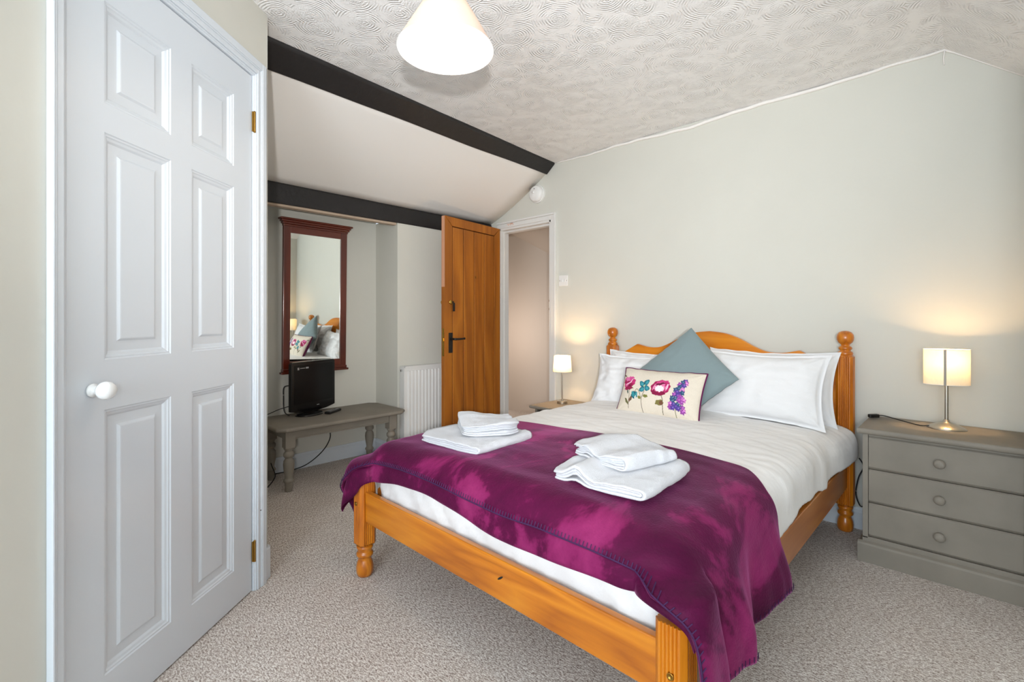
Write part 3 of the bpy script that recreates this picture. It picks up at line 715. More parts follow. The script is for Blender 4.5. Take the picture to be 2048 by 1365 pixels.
# ------------------------------------------------------------------ pillows and cushions
def pillow_bm(w_, h_, t_, nx=90, ny=60, seed=0, wr=.004, pinch=.06, power=.42, flange=0, back=True, ears=0):
    bm = bmesh.new()
    def P(i, j, sg):
        u = i / (nx - 1) * 2 - 1; v = j / (ny - 1) * 2 - 1
        x = u * w_ / 2 * (1 - pinch * (1 - v * v) * abs(u)); y = v * h_ / 2 * (1 - pinch * 1.2 * (1 - u * u) * abs(v))
        fu = min(1, (1 - abs(u)) * (w_ / 2) / (w_ / 2 - flange) if flange else 1 - abs(u)); 
        uu = abs(u) if not flange else min(1, abs(u) * (w_ / 2) / (w_ / 2 - flange)); vv = abs(v) if not flange else min(1, abs(v) * (h_ / 2) / (h_ / 2 - flange))
        k2 = max(0, (1 - uu ** 2.4) * (1 - vv ** 2.4)) ** power
        wv = wr * (nz(x * 3, y * 1.2, seed, 5) * 2 + nz(x * 2, y * 4, seed + 2, 9)) * min(1, k2 * 2.2)
        # pulled creases running in from the corners
        for cx_, cy_ in ((-1, 1), (1, 1), (1, -1), (-1, -1)):
            dx, dy = u - cx_, v - cy_; rr_ = math.hypot(dx, dy); an = math.atan2(dy, dx)
            wv += wr * 1.2 * math.sin(an * 13 + seed) * math.exp(-rr_ * 3.2) * min(1, rr_ * 4)
        return (x, y + .006 * nz(u * 2, seed, 0, 2) * abs(v), sg * (t_ / 2 * k2 + .0015) + wv)
    gridmesh(bm, lambda i, j: P(i, j, 1), nx, ny); 
    gridmesh(bm, lambda i, j: P(i, j, -1), nx, ny)
    return bm, P
def pose(c, yaw, lean, roll=0):
    """stand the pillow up: local y (height) up, local z (thickness) towards the foot of the bed; lean back by 'lean' degrees"""
    return Matrix.Translation(c) @ Matrix.Rotation(R(yaw), 4, 'Z') @ Matrix.Rotation(R(90 - lean), 4, 'X') @ Matrix.Rotation(R(roll), 4, 'Z')
def pillow(name, c, w_, h_, t_, yaw, lean, roll, seed, label, mat='cotton', **k2):
    bm, _ = pillow_bm(w_, h_, t_, seed=seed, **k2)
    M = pose(c, yaw, lean, roll)
    # close the two shells
    bmesh.ops.remove_doubles(bm, verts=bm.verts, dist=.0001)
    o = obj(name, bm, mat, smooth=True, world=False); o.matrix_world = M; tag(o, label, 'pillow' if name == 'pillow' else 'cushion', 'white pillows against the headboard' if name == 'pillow' else None)
    return o
pillow('pillow', (-.79, 2.765, .70), .64, .38, .12, 0, 12, 0, 11, 'white pillow half hidden beside the headboard post, behind another near the grey chest', flange=.012, wr=.006, pinch=.09)
pillow('pillow', (-1.49, 2.765, .668), .60, .36, .12, 0, 14, 0, 17, 'white pillow behind the foremost pillow on the doorway side of the bed', flange=.012, wr=.006, pinch=.09)
pillow('pillow', (-.785, 2.615, .706), .60, .37, .14, 0, 20, -.3, 5, 'large smooth white pillow behind the blue-grey cushion, nearest the chest of drawers', flange=.014, wr=.004, pinch=.10)
pillow('pillow', (-1.48, 2.62, .665), .60, .35, .14, 2, 24, 1, 8, 'crumpled white pillow behind the flowered cushion, nearest the small tapered lamp', flange=.012, wr=.010, pinch=.10)
c1 = pillow('cushion', (-1.118, 2.475, .748), .39, .39, .12, 4, 24, 45, 21, 'plain blue-grey square cushion standing on one corner', 'teal_linen', wr=.0015, pinch=.03, power=.5)

# printed cushion
def paint(X, Y):
    """colours of the printed flowers on an X (right) / Y (down) canvas about 1100 x 600 units"""
    n = X.shape; C = np.empty(n + (3,)); C[:] = lin((224, 214, 198))
    rs_ = np.random.RandomState(3)
    def blob(cx, cy, rx, ry, col, rot=0, wob=.12, k3=5, ph=0, a=1):
        dx, dy = X - cx, Y - cy; c_, s_ = math.cos(R(rot)), math.sin(R(rot))
        p, q = (dx * c_ + dy * s_) / rx, (-dx * s_ + dy * c_) / ry; an = np.arctan2(q, p)
        m_ = np.hypot(p, q) < 1 + wob * np.sin(an * k3 + ph)
        C[m_] = C[m_] * (1 - a) + np.array(lin(col)) * a
    def stroke(pts, wd, col):
        P_ = spline([(p[0], p[1], 0) for p in pts], 8)
        for a_, b_ in zip(P_, P_[1:]):
            ax, ay, bx, by = a_.x, a_.y, b_.x, b_.y; L2 = (bx - ax) ** 2 + (by - ay) ** 2 + 1e-9
            t = np.clip(((X - ax) * (bx - ax) + (Y - ay) * (by - ay)) / L2, 0, 1)
            m_ = np.hypot(X - ax - t * (bx - ax), Y - ay - t * (by - ay)) < wd
            C[m_] = lin(col)
    OL = (118, 112, 60); ST = (92, 84, 58)
    stroke([(288, 860), (290, 960), (275, 1085)], 3, ST); stroke([(510, 895), (470, 990), (475, 1140)], 3.5, ST); stroke([(725, 940), (747, 1010), (735, 1160)], 4, ST); stroke([(893, 1090), (893, 1210)], 4, (120, 120, 80))
    stroke([(370, 900), (402, 866), (440, 905), (465, 985)], 3.5, OL)
    blob(252, 1002, 46, 15, (104, 102, 62), 57); blob(312, 980, 42, 18, (112, 82, 62), -48); blob(265, 890, 26, 11, (70, 90, 80), 80); blob(205, 686, 26, 10, (100, 108, 80), 30); blob(332, 848, 22, 7, OL, 30)
    blob(525, 955, 34, 18, (120, 122, 58), 8); blob(440, 968, 24, 17, (128, 124, 62), 40); blob(703, 1030, 52, 32, (124, 116, 62), -6); blob(728, 1035, 24, 26, (112, 74, 52), 0)
    for i in range(15):   # peony
        a_ = i * 2.399; rr_ = 62 * math.sqrt((i + .5) / 15); blob(280 + rr_ * 1.15 * math.cos(a_), 780 + rr_ * math.sin(a_), 38, 30, [(168, 22, 82), (196, 44, 116), (222, 96, 158), (140, 12, 66)][i % 4], rs_.rand() * 180, .15, 4, i)
    blob(270, 845, 62, 26, (150, 16, 72), 0, .16, 7); blob(310, 735, 48, 24, (212, 78, 146), -20, .1); blob(250, 735, 40, 26, (222, 112, 168), 20); blob(270, 790, 55, 5, (244, 220, 232), -15); blob(320, 760, 36, 5, (244, 210, 226), -50); blob(285, 820, 30, 5, (96, 6, 46), 10)
    for cx, cy, ro in ((475, 806, 40), (542, 790, -40), (475, 872, -30), (544, 862, 40)):
        blob(cx, cy, 40, 31, (34, 118, 134), ro, .1, 3, cx); blob(cx + 4, cy + 3, 22, 15, (66, 158, 170), ro, .2, 4); 
    blob(508, 830, 12, 10, (190, 212, 160)); blob(506, 800, 5, 26, (18, 74, 92), 8); blob(485, 840, 26, 4, (18, 74, 92), 20)
    blob(368, 935, 46, 44, (24, 92, 108), 10, .08); blob(350, 925, 20, 36, (48, 140, 150), -20); blob(395, 935, 15, 34, (60, 152, 160), 15); blob(382, 962, 9, 18, (224, 232, 226), 20)
    blob(718, 856, 122, 90, (158, 16, 80), -14, .05, 9); blob(690, 915, 88, 34, (134, 10, 64), 6, .08, 6); blob(745, 800, 82, 34, (200, 60, 124), -6, .1, 7); blob(790, 850, 40, 62, (186, 36, 104), 14, .1); blob(800, 850, 12, 42, (240, 190, 214), 20); blob(640, 850, 10, 40, (230, 150, 190), 28)
    blob(712, 855, 72, 52, (226, 120, 166), -8, .12, 8); blob(708, 868, 56, 36, (248, 232, 236), 0, .12, 9); blob(715, 812, 60, 12, (98, 4, 48), -12, .2, 5); 
    T_ = [(1015, 775, 1), (1025, 800, 3), (985, 790, 0), (950, 815, 2), (965, 840, 0), (1000, 830, 1), (940, 865, 0), (905, 880, 0), (985, 880, 3), (920, 905, 1), (960, 920, 1), (985, 915, 0), (890, 935, 2), (930, 945, 1), (960, 960, 2), (865, 975, 0), (900, 985, 0), (980, 975, 2), (945, 1000, 2), (1000, 1000, 3), (860, 1010, 0), (975, 1025, 2), (840, 1040, 3), (880, 1045, 1), (925, 1050, 0), (905, 1075, 1), (835, 1075, 2), (865, 1085, 1), (950, 1080, 0), (985, 1085, 2), (930, 1095, 1), (990, 1120, 3), (975, 1130, 2)]
    cc = [(44, 78, 112), (84, 58, 146), (148, 66, 156), (196, 110, 182)]
    for i, (x_, y_, k3) in enumerate(T_):
        blob(x_, y_, 29, 26, cc[k3], i * 40, .22, 5, i); blob(x_ + 6, y_ - 5, 9, 8, tuple(min(255, v + 50) for v in cc[k3]), 0, .2, 5, i)
    return C
def printed_cushion():
    nx, ny = 380, 210; w_, h_, t_ = .455, .262, .115
    bm, P = pillow_bm(w_, h_, t_, nx, ny, 31, .0015, .045, .46)
    nfront = nx * ny
    for k3, v in enumerate(bm.verts): v.index = k3
    fcount = (nx - 1) * (ny - 1)
    bm.faces.ensure_lookup_table()
    for f in bm.faces[fcount:]: f.material_index = 1
    me = bpy.data.meshes.new('printed_cushion')
    root = thing('floral_cushion', 'cream oblong cushion printed with pink, teal and purple flowers', 'cushion')
    root.matrix_world = pose((-1.19, 2.345, .652), 1, 26, 0)
    uu = np.linspace(0, 1, nx)[:, None] * np.ones((1, ny)); vv = np.ones((nx, 1)) * (1 - np.linspace(0, 1, ny)[None, :])
    tl, tr_, bl, br = np.array((200, 570)), np.array((1225, 655)), np.array((70, 1110)), np.array((1130, 1235))
    px = (tl[None, None] * (1 - uu)[..., None] + tr_ * uu[..., None]) * (1 - vv)[..., None] + (bl * (1 - uu)[..., None] + br * uu[..., None]) * vv[..., None]
    Cc = paint(px[..., 0], px[..., 1]).reshape(-1, 3)
    bm.to_mesh(me); bm.free()
    for m_ in ('cushion_print', 'plum_fabric'): me.materials.append(MATS[m_])
    at = me.color_attributes.new('print', 'FLOAT_COLOR', 'POINT'); buf = np.ones((len(me.vertices), 4), dtype=np.float32); buf[:nfront, :3] = Cc
    at.data.foreach_set('color', buf.ravel())
    me.polygons.foreach_set('use_smooth', [True] * len(me.polygons))
    o = bpy.data.objects.new('cover', me); COL.objects.link(o); o.parent = root
    b2 = bmesh.new(); pts = []
    for i in range(0, nx, 6): pts.append(P(i, 0, 0))
    for j in range(0, ny, 6): pts.append(P(nx - 1, j, 0))
    for i in range(nx - 1, 0, -6): pts.append(P(i, ny - 1, 0))
    for j in range(ny - 1, 0, -6): pts.append(P(0, j, 0))
    pts = [(p[0] * 1.004, p[1] * 1.006, .003) for p in pts]; tube(b2, pts, .0042, 8, closed=True)
    obj('piping', b2, 'plum_fabric', root, smooth=True, world=False)
printed_cushion()

# ------------------------------------------------------------------ towels: nested folds, extruded
def towel(name, c, L_, Wd, layers, th, rz, seed, label, rumple=0, taper=0, tiltx=0, fringe=.002):
    """folded towel: 'layers' nested U folds opening towards -x, L_ long in x, Wd wide in y; base at z=0"""
    bm = bmesh.new(); nseg = 34; ny = 46
    root_h = layers * 2 * th
    for k2 in range(layers):
        ro = root_h / 2 - k2 * th; ri = ro - th * .86; zc = root_h / 2
        if k2 == layers - 1: ri = 0.0006
        prof = []
        x0 = -L_ / 2 + .006 * k2 + .010 * random.random(); x0b = -L_ / 2 + .006 * k2 + .012 * random.random(); x1 = L_ / 2 - root_h / 2
        outer = [(x0 + (x1 - x0) * i / 16, zc + ro) for i in range(17)] + [(x1 + ro * math.sin(R(a)), zc + ro * math.cos(R(a))) for a in range(15, 180, 15)] + [(x1 + (x0b - x1) * i / 16, zc - ro) for i in range(17)]
        inner = [(x0b + (x1 - x0b) * i / 16, zc - ri) for i in range(17)] + [(x1 + ri * math.sin(R(a)), zc - ri * math.cos(R(a))) for a in range(15, 180, 15)] + [(x1 + (x0 - x1) * i / 16, zc + ri) for i in range(17)]
        # rounded free ends
        prof = outer + [(x0b - th * .35, zc - (ro + ri) / 2)] + inner + [(x0 - th * .35, zc + (ro + ri) / 2)]
        sh = .004 * (random.random() - .5)
        def P(i, j):
            x, z = prof[i]; v = j / (ny - 1) * 2 - 1; hh = z / root_h
            yy = v * (Wd / 2 - .004 * k2 - .002) + sh + .004 * nz(x, k2, seed, 20) * abs(v)
            ed = 1 - .2 * abs(v) ** 4 - .12 * max(0, -x / L_ * 2) ** 5
            zz = (z - root_h / 2) * ed + root_h / 2
            zz += rumple * math.exp(-((x + L_ * .20) / (L_ * .10)) ** 2) * (.35 + .65 * sstep(1, -1, v)) * (1 if k2 or hh > .5 else .5)
            zz -= rumple * .6 * math.exp(-((x - L_ * .02) / (L_ * .12)) ** 2) * sstep(1, -1, v) * hh
            zz += (.016 * nz(x + hh * .1, yy, seed, 6) + .005 * nz(x * 1.5, yy * .6, seed + 7, 22)) * hh + .0025 * nz(x, yy, seed + 4, 30) * (1 if hh > .3 else .2)
            zz *= 1 - taper * (-x / L_ + .5) * .7
            x += .030 * abs(v) ** 4 * max(0, -x / L_ * 2)
            yy *= 1 - .06 * abs(x / L_ * 2) ** 3
            return (x + .012 * nz(yy, z * 3, seed + 2, 7) + .003 * nz(yy, k2, seed, 30), yy + .01 * nz(x, z, seed + 3, 6), max(.0008, zz))
        n_ = len(prof); V = gridmesh(bm, P, n_, ny, closed_u=True)
        # end caps: triangulated strips between outer and inner runs
        m_ = len(outer)
        for jj in (0, ny - 1):
            o_ = [V[i][jj] for i in range(m_)]; i_ = [V[2 * m_ - i][jj] for i in range(m_)]
            for a_ in range(m_ - 1):
                fs = (o_[a_], o_[a_ + 1], i_[a_ + 1], i_[a_])
                try: bm.faces.new(fs)
                except ValueError: pass
            for tri in ((o_[-1], V[m_][jj], i_[-1]), (o_[0], i_[0], V[n_ - 1][jj])):
                try: bm.faces.new(tri)
                except ValueError: pass
    o = obj(name, bm, 'terry', smooth=True, world=False); o.location = c; o.rotation_euler = (0, R(tiltx), R(rz))
    tag(o, label, 'towel', 'folded white towels on the velvet throw'); return o
towel('bath_towel', (-1.43, 1.265, .566), .345, .32, 2, .0092, 3, 1, 'large folded white bath towel under a smaller one, nearer the bench', taper=.25)
towel('hand_towel', (-1.425, 1.325, .602), .27, .23, 3, .0074, 146, 2, 'smaller folded white towel on top of the stack nearer the bench', taper=-.05, rumple=.004)
towel('bath_towel', (-.79, 1.295, .562), .325, .34, 2, .0098, 3, 3, 'large folded white bath towel with a wavy end, under a smaller one, nearer the chest', rumple=.022)
towel('hand_towel', (-.825, 1.365, .600), .27, .24, 3, .0068, -14, 4, 'smaller folded white towel on top of the stack nearer the chest', rumple=.008)

# ------------------------------------------------------------------ chest of drawers
CX0, CX1, CY0, CY1, CZ = -.352, .150, 2.555, 2.908, .578
ch = thing('chest_of_drawers', 'grey painted three-drawer chest beside the bed', 'chest of drawers', ((CX0 + CX1) / 2, 2.73, 0))
bm = bmesh.new()
box(bm, CX0, CX0 + .02, CY0, CY1, .10, CZ - .026); box(bm, CX1 - .02, CX1, CY0, CY1, .10, CZ - .026); box(bm, CX0, CX1, CY1 - .01, CY1, .10, CZ - .026); box(bm, CX0, CX1, CY0, CY1, .085, .107)
box(bm, CX0 + .02, CX1 - .02, CY0 + .004, CY0 + .012, CZ - .036, CZ - .026)
obj('body', bm, 'grey_chalk_paint', ch, bev=.0015)
bm = bmesh.new(); box(bm, CX0 + .018, CX1 - .018, CY0 + .018, CY0 + .022, .10, CZ - .03); obj('interior', bm, 'dark_gap', ch)
def top_slab(x0, x1, y0, y1, z0, z1, clip=0):
    bm = bmesh.new(); r = (z1 - z0) / 2; rings = []
    for a in range(-90, 91, 22):
        ins = r * (1 - math.cos(R(a))) * .8; z = (z0 + z1) / 2 + r * math.sin(R(a))
        p = [(x0 + ins, y0 + ins), (x1 - ins, y0 + ins), (x1 - ins, y1 - ins), (x0 + ins, y1 - ins)]
        if clip:
            q = []
            for k2, (cx_, cy_) in enumerate(p):
                sx = 1 if k2 in (0, 3) else -1; sy = 1 if k2 in (0, 1) else -1
                e = [(cx_, cy_ + sy * clip), (cx_ + sx * clip, cy_)]
                q += e if k2 in (0, 2) else e[::-1]
            p = q
        rings.append([bm.verts.new((*c_, z)) for c_ in p])
    n_ = len(rings[0])
    for a_, b_ in zip(rings, rings[1:]):
        for i in range(n_): bm.faces.new((a_[i], a_[(i + 1) % n_], b_[(i + 1) % n_], b_[i]))
    bm.faces.new(rings[0][::-1]); bm.faces.new(rings[-1]); return bm
obj('top', top_slab(CX0 - .018, CX1 + .018, CY0 - .022, CY1, CZ - .026, CZ), 'grey_chalk_paint', ch, auto=35)
bm = bmesh.new(); prism(bm, [(CY0 - .016, 0), (CY0 - .016, .074), (CY0 - .012, .082), (CY0 - .002, .088), (CY0, .088), (CY0, 0)], 'x', CX0 - .016, CX1 + .016)
prism(bm, [(CX0 - .016, 0), (CX0 - .016, .074), (CX0 - .012, .082), (CX0 - .002, .088), (CX0, .088), (CX0, 0)], 'y', CY0, CY1)
prism(bm, [(CX1 + .016, 0), (CX1 + .016, .074), (CX1 + .012, .082), (CX1 + .002, .088), (CX1, .088), (CX1, 0)], 'y', CY0, CY1)
obj('plinth', bm, 'grey_chalk_paint', ch)
dz = [(.1085, .2535), (.2555, .3985), (.4005, .5415)]
for z0, z1 in dz:
    bm = bmesh.new(); x0, x1 = CX0 + .0215, CX1 - .0215
    y = CY0 + .001
    # bevelled drawer front: flat field with sloping lower edge
    prism(bm, [(y + .018, z0), (y + .008, z0), (y, z0 + .010), (y, z1 - .006), (y + .006, z1), (y + .018, z1)], 'x', x0, x1)
    dr_ = obj('drawer', bm, 'grey_chalk_paint', ch, bev=.001)
    kb = bmesh.new(); M = Matrix.Translation(((x0 + x1) / 2, y, (z0 + z1) / 2 + .002)) @ Matrix.Rotation(R(90), 4, 'X')
    lathe(kb, [(.012, -.002), (.0105, .004), (.0095, .009), (.013, .014), (.0175, .019), (.0185, .024), (.0165, .029), (.010, .0325), (0, .0335)], n=24, M=M)
    obj('knob', kb, 'grey_chalk_paint', dr_, smooth=True, doubles=True)

# bedside table by the doorway
nt_ = thing('bedside_table', 'small grey-topped bedside table between the bed and the doorway', 'bedside table', (-2.07, 2.71, 0))
NX0, NX1, NY0, NY1, NZ = -2.275, -1.885, 2.52, 2.905, .437
obj('top', top_slab(NX0, NX1, NY0, NY1, NZ - .022, NZ), 'grey_chalk_paint', nt_, auto=35)
bm = bmesh.new(); box(bm, NX0 + .03, NX0 + .05, NY0 + .03, NY1 - .01, .0, NZ - .022); box(bm, NX1 - .05, NX1 - .03, NY0 + .03, NY1 - .01, .0, NZ - .022); box(bm, NX0 + .03, NX1 - .03, NY1 - .02, NY1 - .01, .05, NZ - .022); box(bm, NX0 + .05, NX1 - .05, NY0 + .03, NY1 - .02, .06, .08)
box(bm, NX0 + .05, NX1 - .05, NY0 + .03, NY1 - .02, NZ - .15, NZ - .135)
obj('body', bm, 'grey_chalk_dark', nt_, bev=.002)
bm = bmesh.new(); box(bm, NX0 + .053, NX1 - .053, NY0 + .032, NY0 + .05, .084, NZ - .155); dd = obj('drawer', bm, 'grey_chalk_dark', nt_, bev=.002)
kb = bmesh.new(); lathe(kb, [(.008, 0), (.008, .01), (.014, .016), (.012, .024), (0, .026)], n=16, M=Matrix.Translation(((NX0 + NX1) / 2, NY0 + .032, .19)) @ Matrix.Rotation(R(90), 4, 'X')); obj('knob', kb, 'grey_chalk_paint', dd, smooth=True)

# ------------------------------------------------------------------ lamps
def shell(bm, prof, c, n=48, sx=1, sy=1, th=.0015):
    lathe(bm, prof, c, n, sx, sy, caps=False)
lx, ly = -.088, 2.775
lamp = thing('table_lamp', 'lit oval drum table lamp with steel strip on the grey chest of drawers', 'lamp', (lx, ly, CZ))
bm = bmesh.new(); lathe(bm, [(.066, 0), (.066, .002), (.060, .007), (.047, .014), (.031, .021), (.016, .027), (.011, .031), (.010, .038), (.0, .038)], (lx, ly, CZ), 40)
obj('base', bm, 'nickel', lamp, smooth=True, doubles=True)
bm = bmesh.new(); lathe(bm, [(.0068, .03), (.0068, .235)], (lx, ly, CZ), 16); lathe(bm, [(.014, .205), (.014, .255)], (lx, ly, CZ), 16); obj('stem', bm, 'nickel', lamp, auto=40)
SZ0, SZ1 = .768, .918; SA, SB = .078, .048; yawl = 20
Ms = Matrix.Translation((lx, ly, 0)) @ Matrix.Rotation(R(yawl), 4, 'Z')
bm = bmesh.new(); lathe(bm, [(1, SZ0), (1, SZ1)], n=64, sx=SA, sy=SB, caps=False, M=Ms)
sh_ = obj('shade', bm, 'shade_cream', lamp, smooth=True)
for z in (SZ0, SZ1):
    bm = bmesh.new(); tube(bm, [Ms @ Vector((SA * math.cos(a), SB * math.sin(a), z)) for a in [2 * math.pi * i / 64 for i in range(64)]], .0013, 6, closed=True)
    obj('rim', bm, 'white_plastic', sh_, smooth=True)
bm = bmesh.new(); a0 = R(255)
def stp(i, j):
    a = a0 + R(-3.2 + 6.4 * i / 4); return Ms @ Vector(((SA + .002) * math.cos(a), (SB + .002) * math.sin(a), SZ0 - .001 + (SZ1 - SZ0 + .002) * j))
gridmesh(bm, stp, 5, 2); o = obj('strip', bm, 'steel_strip', sh_, smooth=True)
bm = bmesh.new(); lathe(bm, [(.0, .245), (.012, .248), (.016, .262), (.018, .285), (.013, .305), (0, .313)], (lx, ly, CZ), 20); obj('bulb', bm, 'bulb_warm', lamp, smooth=True)
light('table_lamp_light', 'POINT', (lx, ly, .872), 13, (1, .62, .30), radius=.02)
# flex with inline switch lying on the chest
z = CZ + .003
bm = bmesh.new(); tube(bm, spline([(lx - .055, ly - .02, z + .004), (lx - .09, ly - .015, z), (lx - .16, ly + .025, z + .006), (lx - .22, ly + .06, z + .012), (lx - .245, ly + .055, z + .010)], 8), .0022, 8)
cd = obj('cord', bm, 'black_matt', lamp, smooth=True)
bm = B(-.034, .014, -.009, .009, -.007, .009); xform(bm, Matrix.Translation((lx - .25, ly + .048, CZ + .011)) @ Matrix.Rotation(R(48), 4, 'Z')); sw = obj('switch', bm, 'black_matt', cd, bev=.004, seg=3)
# small lamp
qx, qy = -2.145, 2.735
l2 = thing('table_lamp', 'small lit table lamp with tapered cream shade by the doorway', 'lamp', (qx, qy, NZ))
bm = bmesh.new(); lathe(bm, [(.036, 0), (.038, .002), (.038, .018), (.036, .020), (.0, .020)], (qx, qy, NZ), 36); obj('base', bm, 'nickel', l2, auto=40)
bm = bmesh.new(); lathe(bm, [(.0042, .019), (.0042, .235)], (qx, qy, NZ), 14); lathe(bm, [(.009, .018), (.006, .028)], (qx, qy, NZ), 14); obj('stem', bm, 'nickel', l2, auto=40)
bm = bmesh.new(); lathe(bm, [(.068, .232), (.060, .345)], (qx, qy, NZ), 48, caps=False); sh_ = obj('shade', bm, 'shade_cream', l2, smooth=True)
for r_, z in ((.068, .232), (.060, .345)):
    bm = bmesh.new(); tube(bm, [(qx + r_ * math.cos(a), qy + r_ * math.sin(a), NZ + z) for a in [2 * math.pi * i / 48 for i in range(48)]], .0013, 6, closed=True)
    obj('rim', bm, 'shade_cream', sh_, smooth=True)
bm = bmesh.new(); lathe(bm, [(0, .25), (.012, .252), (.015, .27), (.012, .29), (0, .296)], (qx, qy, NZ), 18); obj('bulb', bm, 'bulb_warm', l2, smooth=True)
light('small_lamp_light', 'POINT', (qx, qy, NZ + .30), 6.5, (1, .62, .30), radius=.018)
# pendant
gx, gy, gz = -1.202, .939, 1.90
pd = thing('pendant_lamp', 'lit white coolie-shade pendant lamp hanging from the ceiling', 'pendant lamp', (gx, gy, ZC))
bm = bmesh.new(); lathe(bm, [(.151, gz), (.150, gz + .004), (.035, gz + .205)], (gx, gy, 0), 64, caps=False); ps = obj('shade', bm, 'shade_white', pd, smooth=True)
bm = bmesh.new(); tube(bm, [(gx + .151 * math.cos(a), gy + .151 * math.sin(a), gz) for a in [2 * math.pi * i / 72 for i in range(72)]], .0016, 6, closed=True); obj('rim', bm, 'white_plastic', ps, smooth=True)
bm = bmesh.new(); lathe(bm, [(.0, gz + .125), (.019, gz + .125), (.019, gz + .185), (.012, gz + .2), (.006, gz + .215)], (gx, gy, 0), 20)
for a in (0, 120, 240): tube(bm, [(gx + .016 * math.cos(R(a)), gy + .016 * math.sin(R(a)), gz + .19), (gx + .037 * math.cos(R(a)), gy + .037 * math.sin(R(a)), gz + .203)], .0015, 6)
obj('bulb_holder', bm, 'bulb_base', pd, auto=40)
bm = bmesh.new(); tube(bm, [(gx, gy, gz + .21), (gx, gy, ZC - .015)], .0032, 8); obj('cord', bm, 'white_plastic', pd, smooth=True)
bm = bmesh.new(); lathe(bm, [(.012, -.032), (.03, -.025), (.045, -.012), (.047, 0)], (gx, gy, ZC), 28); obj('ceiling_rose', bm, 'white_plastic', pd, smooth=True)
bm = bmesh.new(); lathe(bm, [(.0, gz + .045), (.015, gz + .048), (.026, gz + .062), (.029, gz + .08), (.024, gz + .10), (.014, gz + .125), (.012, gz + .128)], (gx, gy, 0), 24); obj('bulb', bm, 'bulb_white', pd, smooth=True)
light('pendant_light', 'POINT', (gx, gy, gz + .035), 4.5, (1, .80, .58), radius=.03)

# ------------------------------------------------------------------ bench
BX0, BX1, BY0, BY1, BZ = -3.38, -2.91, 1.05, 1.935, .40
bn = thing('bench', 'low grey painted bench with turned legs under the mirror', 'bench', (-3.14, 1.48, 0))
obj('top', top_slab(BX0, BX1, BY0, BY1, BZ - .026, BZ, clip=.045), 'grey_chalk_paint', bn, auto=35)
ax0, ax1, ay0, ay1 = BX0 + .055, BX1 - .055, BY0 + .060, BY1 - .060; q = .058
bm = bmesh.new()
for a in ((ax0 + .008, ax0 + .024, ay0 + q, ay1 - q), (ax1 - .024, ax1 - .008, ay0 + q, ay1 - q), (ax0 + q, ax1 - q, ay0 + .008, ay0 + .024), (ax0 + q, ax1 - q, ay1 - .024, ay1 - .008)):
    box(bm, *a, BZ - .082, BZ - .026)
box(bm, ax1 - .012, ax1 - .004, ay0 + q, ay1 - q, BZ - .082, BZ - .074)
obj('apron', bm, 'grey_chalk_paint', bn, bev=.002)
prof = [(.016, 0), (.019, .004), (.0215, .03), (.024, .055), (.030, .062), (.031, .070), (.026, .078), (.022, .085), (.024, .10), (.030, .135), (.0325, .165), (.030, .188), (.022, .200), (.021, .206), (.028, .212), (.031, .220), (.031, .232), (.026, .240), (.021, .246), (.024, .254), (.030, .262), (.031, .270)]
for x in (ax0 + q / 2, ax1 - q / 2):
    for y in (ay0 + q / 2, ay1 - q / 2):
        bm = bmesh.new(); lathe(bm, prof, (x, y, 0), 28); box(bm, x - q / 2, x + q / 2, y - q / 2, y + q / 2, .268, BZ - .026)
        obj('leg', bm, 'grey_chalk_paint', bn, auto=50)

# ------------------------------------------------------------------ TV
P1 = Vector((-3.207, 1.237, 0)); P2 = Vector((-3.345, 1.597, 0)); TW = (P2 - P1).length
Mt = frame_m(P1, P2 - P1); ts = 1 if (Mt.to_3x3() @ Vector((0, 1, 0))).x > 0 else -1
tv = thing('television', 'small black flat-screen television on the grey bench', 'television', tuple((P1 + P2) / 2 + Vector((0, 0, BZ))))
def tb(bm, a, b, c, d, z0, z1): lo, hi = sorted((c * ts, d * ts)); box(bm, a, b, lo, hi, z0, z1)
z0, z1 = .417, .760
bm = bmesh.new()
pts = [(0, z0 + .018), (TW * .2, z0 + .003), (TW * .5, z0 - .006), (TW * .8, z0 + .003), (TW, z0 + .018), (TW, z1 - .012), (TW - .012, z1), (.012, z1), (0, z1 - .012)]
prism(bm, pts, 'y', *sorted((-.028 * ts, 0))); obj('casing', xform(bm, Mt), 'black_gloss', tv, bev=.003, seg=3)
bm = bmesh.new(); tb(bm, .05, TW - .05, -.042, -.025, z0 + .04, z1 - .05); obj('rear_casing', xform(bm, Mt), 'black_matt', tv, bev=.01)
bm = bmesh.new(); tb(bm, .022, TW - .022, 0, .0008, z0 + .062, z1 - .022); scn = obj('screen', xform(bm, Mt), 'screen_glass', tv)
bm = bmesh.new(); tb(bm, TW * .5 - .03, TW * .5 + .03, -.035, -.01, BZ + .01, z0 + .03)
obj('neck', xform(bm, Mt), 'black_gloss', tv)
bm = bmesh.new(); lathe(bm, [(1, 0), (1, .006), (.92, .013), (0, .016)], (0, 0, 0), 40, sx=.10, sy=.075); obj('stand', xform(bm, Mt @ Matrix.Translation((TW * .36, .012 * ts, BZ))), 'black_gloss', tv, smooth=True)
F = Matrix.Rotation(R(90), 4, 'X') @ (Matrix.Rotation(R(180), 4, 'Y') if ts > 0 else Matrix.Identity(4))
bm = bmesh.new(); tb(bm, .048, .062, .0008, .0014, z1 - .052, z1 - .036); tb(bm, .118, .142, .0008, .0014, z1 - .047, z1 - .036)
for i in range(4): tb(bm, .070 + i * .011, .078 + i * .011, .0008, .0014, z1 - .045, z1 - .040)
obj('sticker', xform(bm, Mt), 'grey_mark', tv)
bm = bmesh.new()
for i, (a, b) in enumerate(((0, .004), (.006, .010), (.012, .015), (.017, .021))): tb(bm, TW * .56 + a, TW * .56 + b, .0, .001, z0 + .034, z0 + .039)
obj('logo', xform(bm, Mt), 'grey_mark', tv)
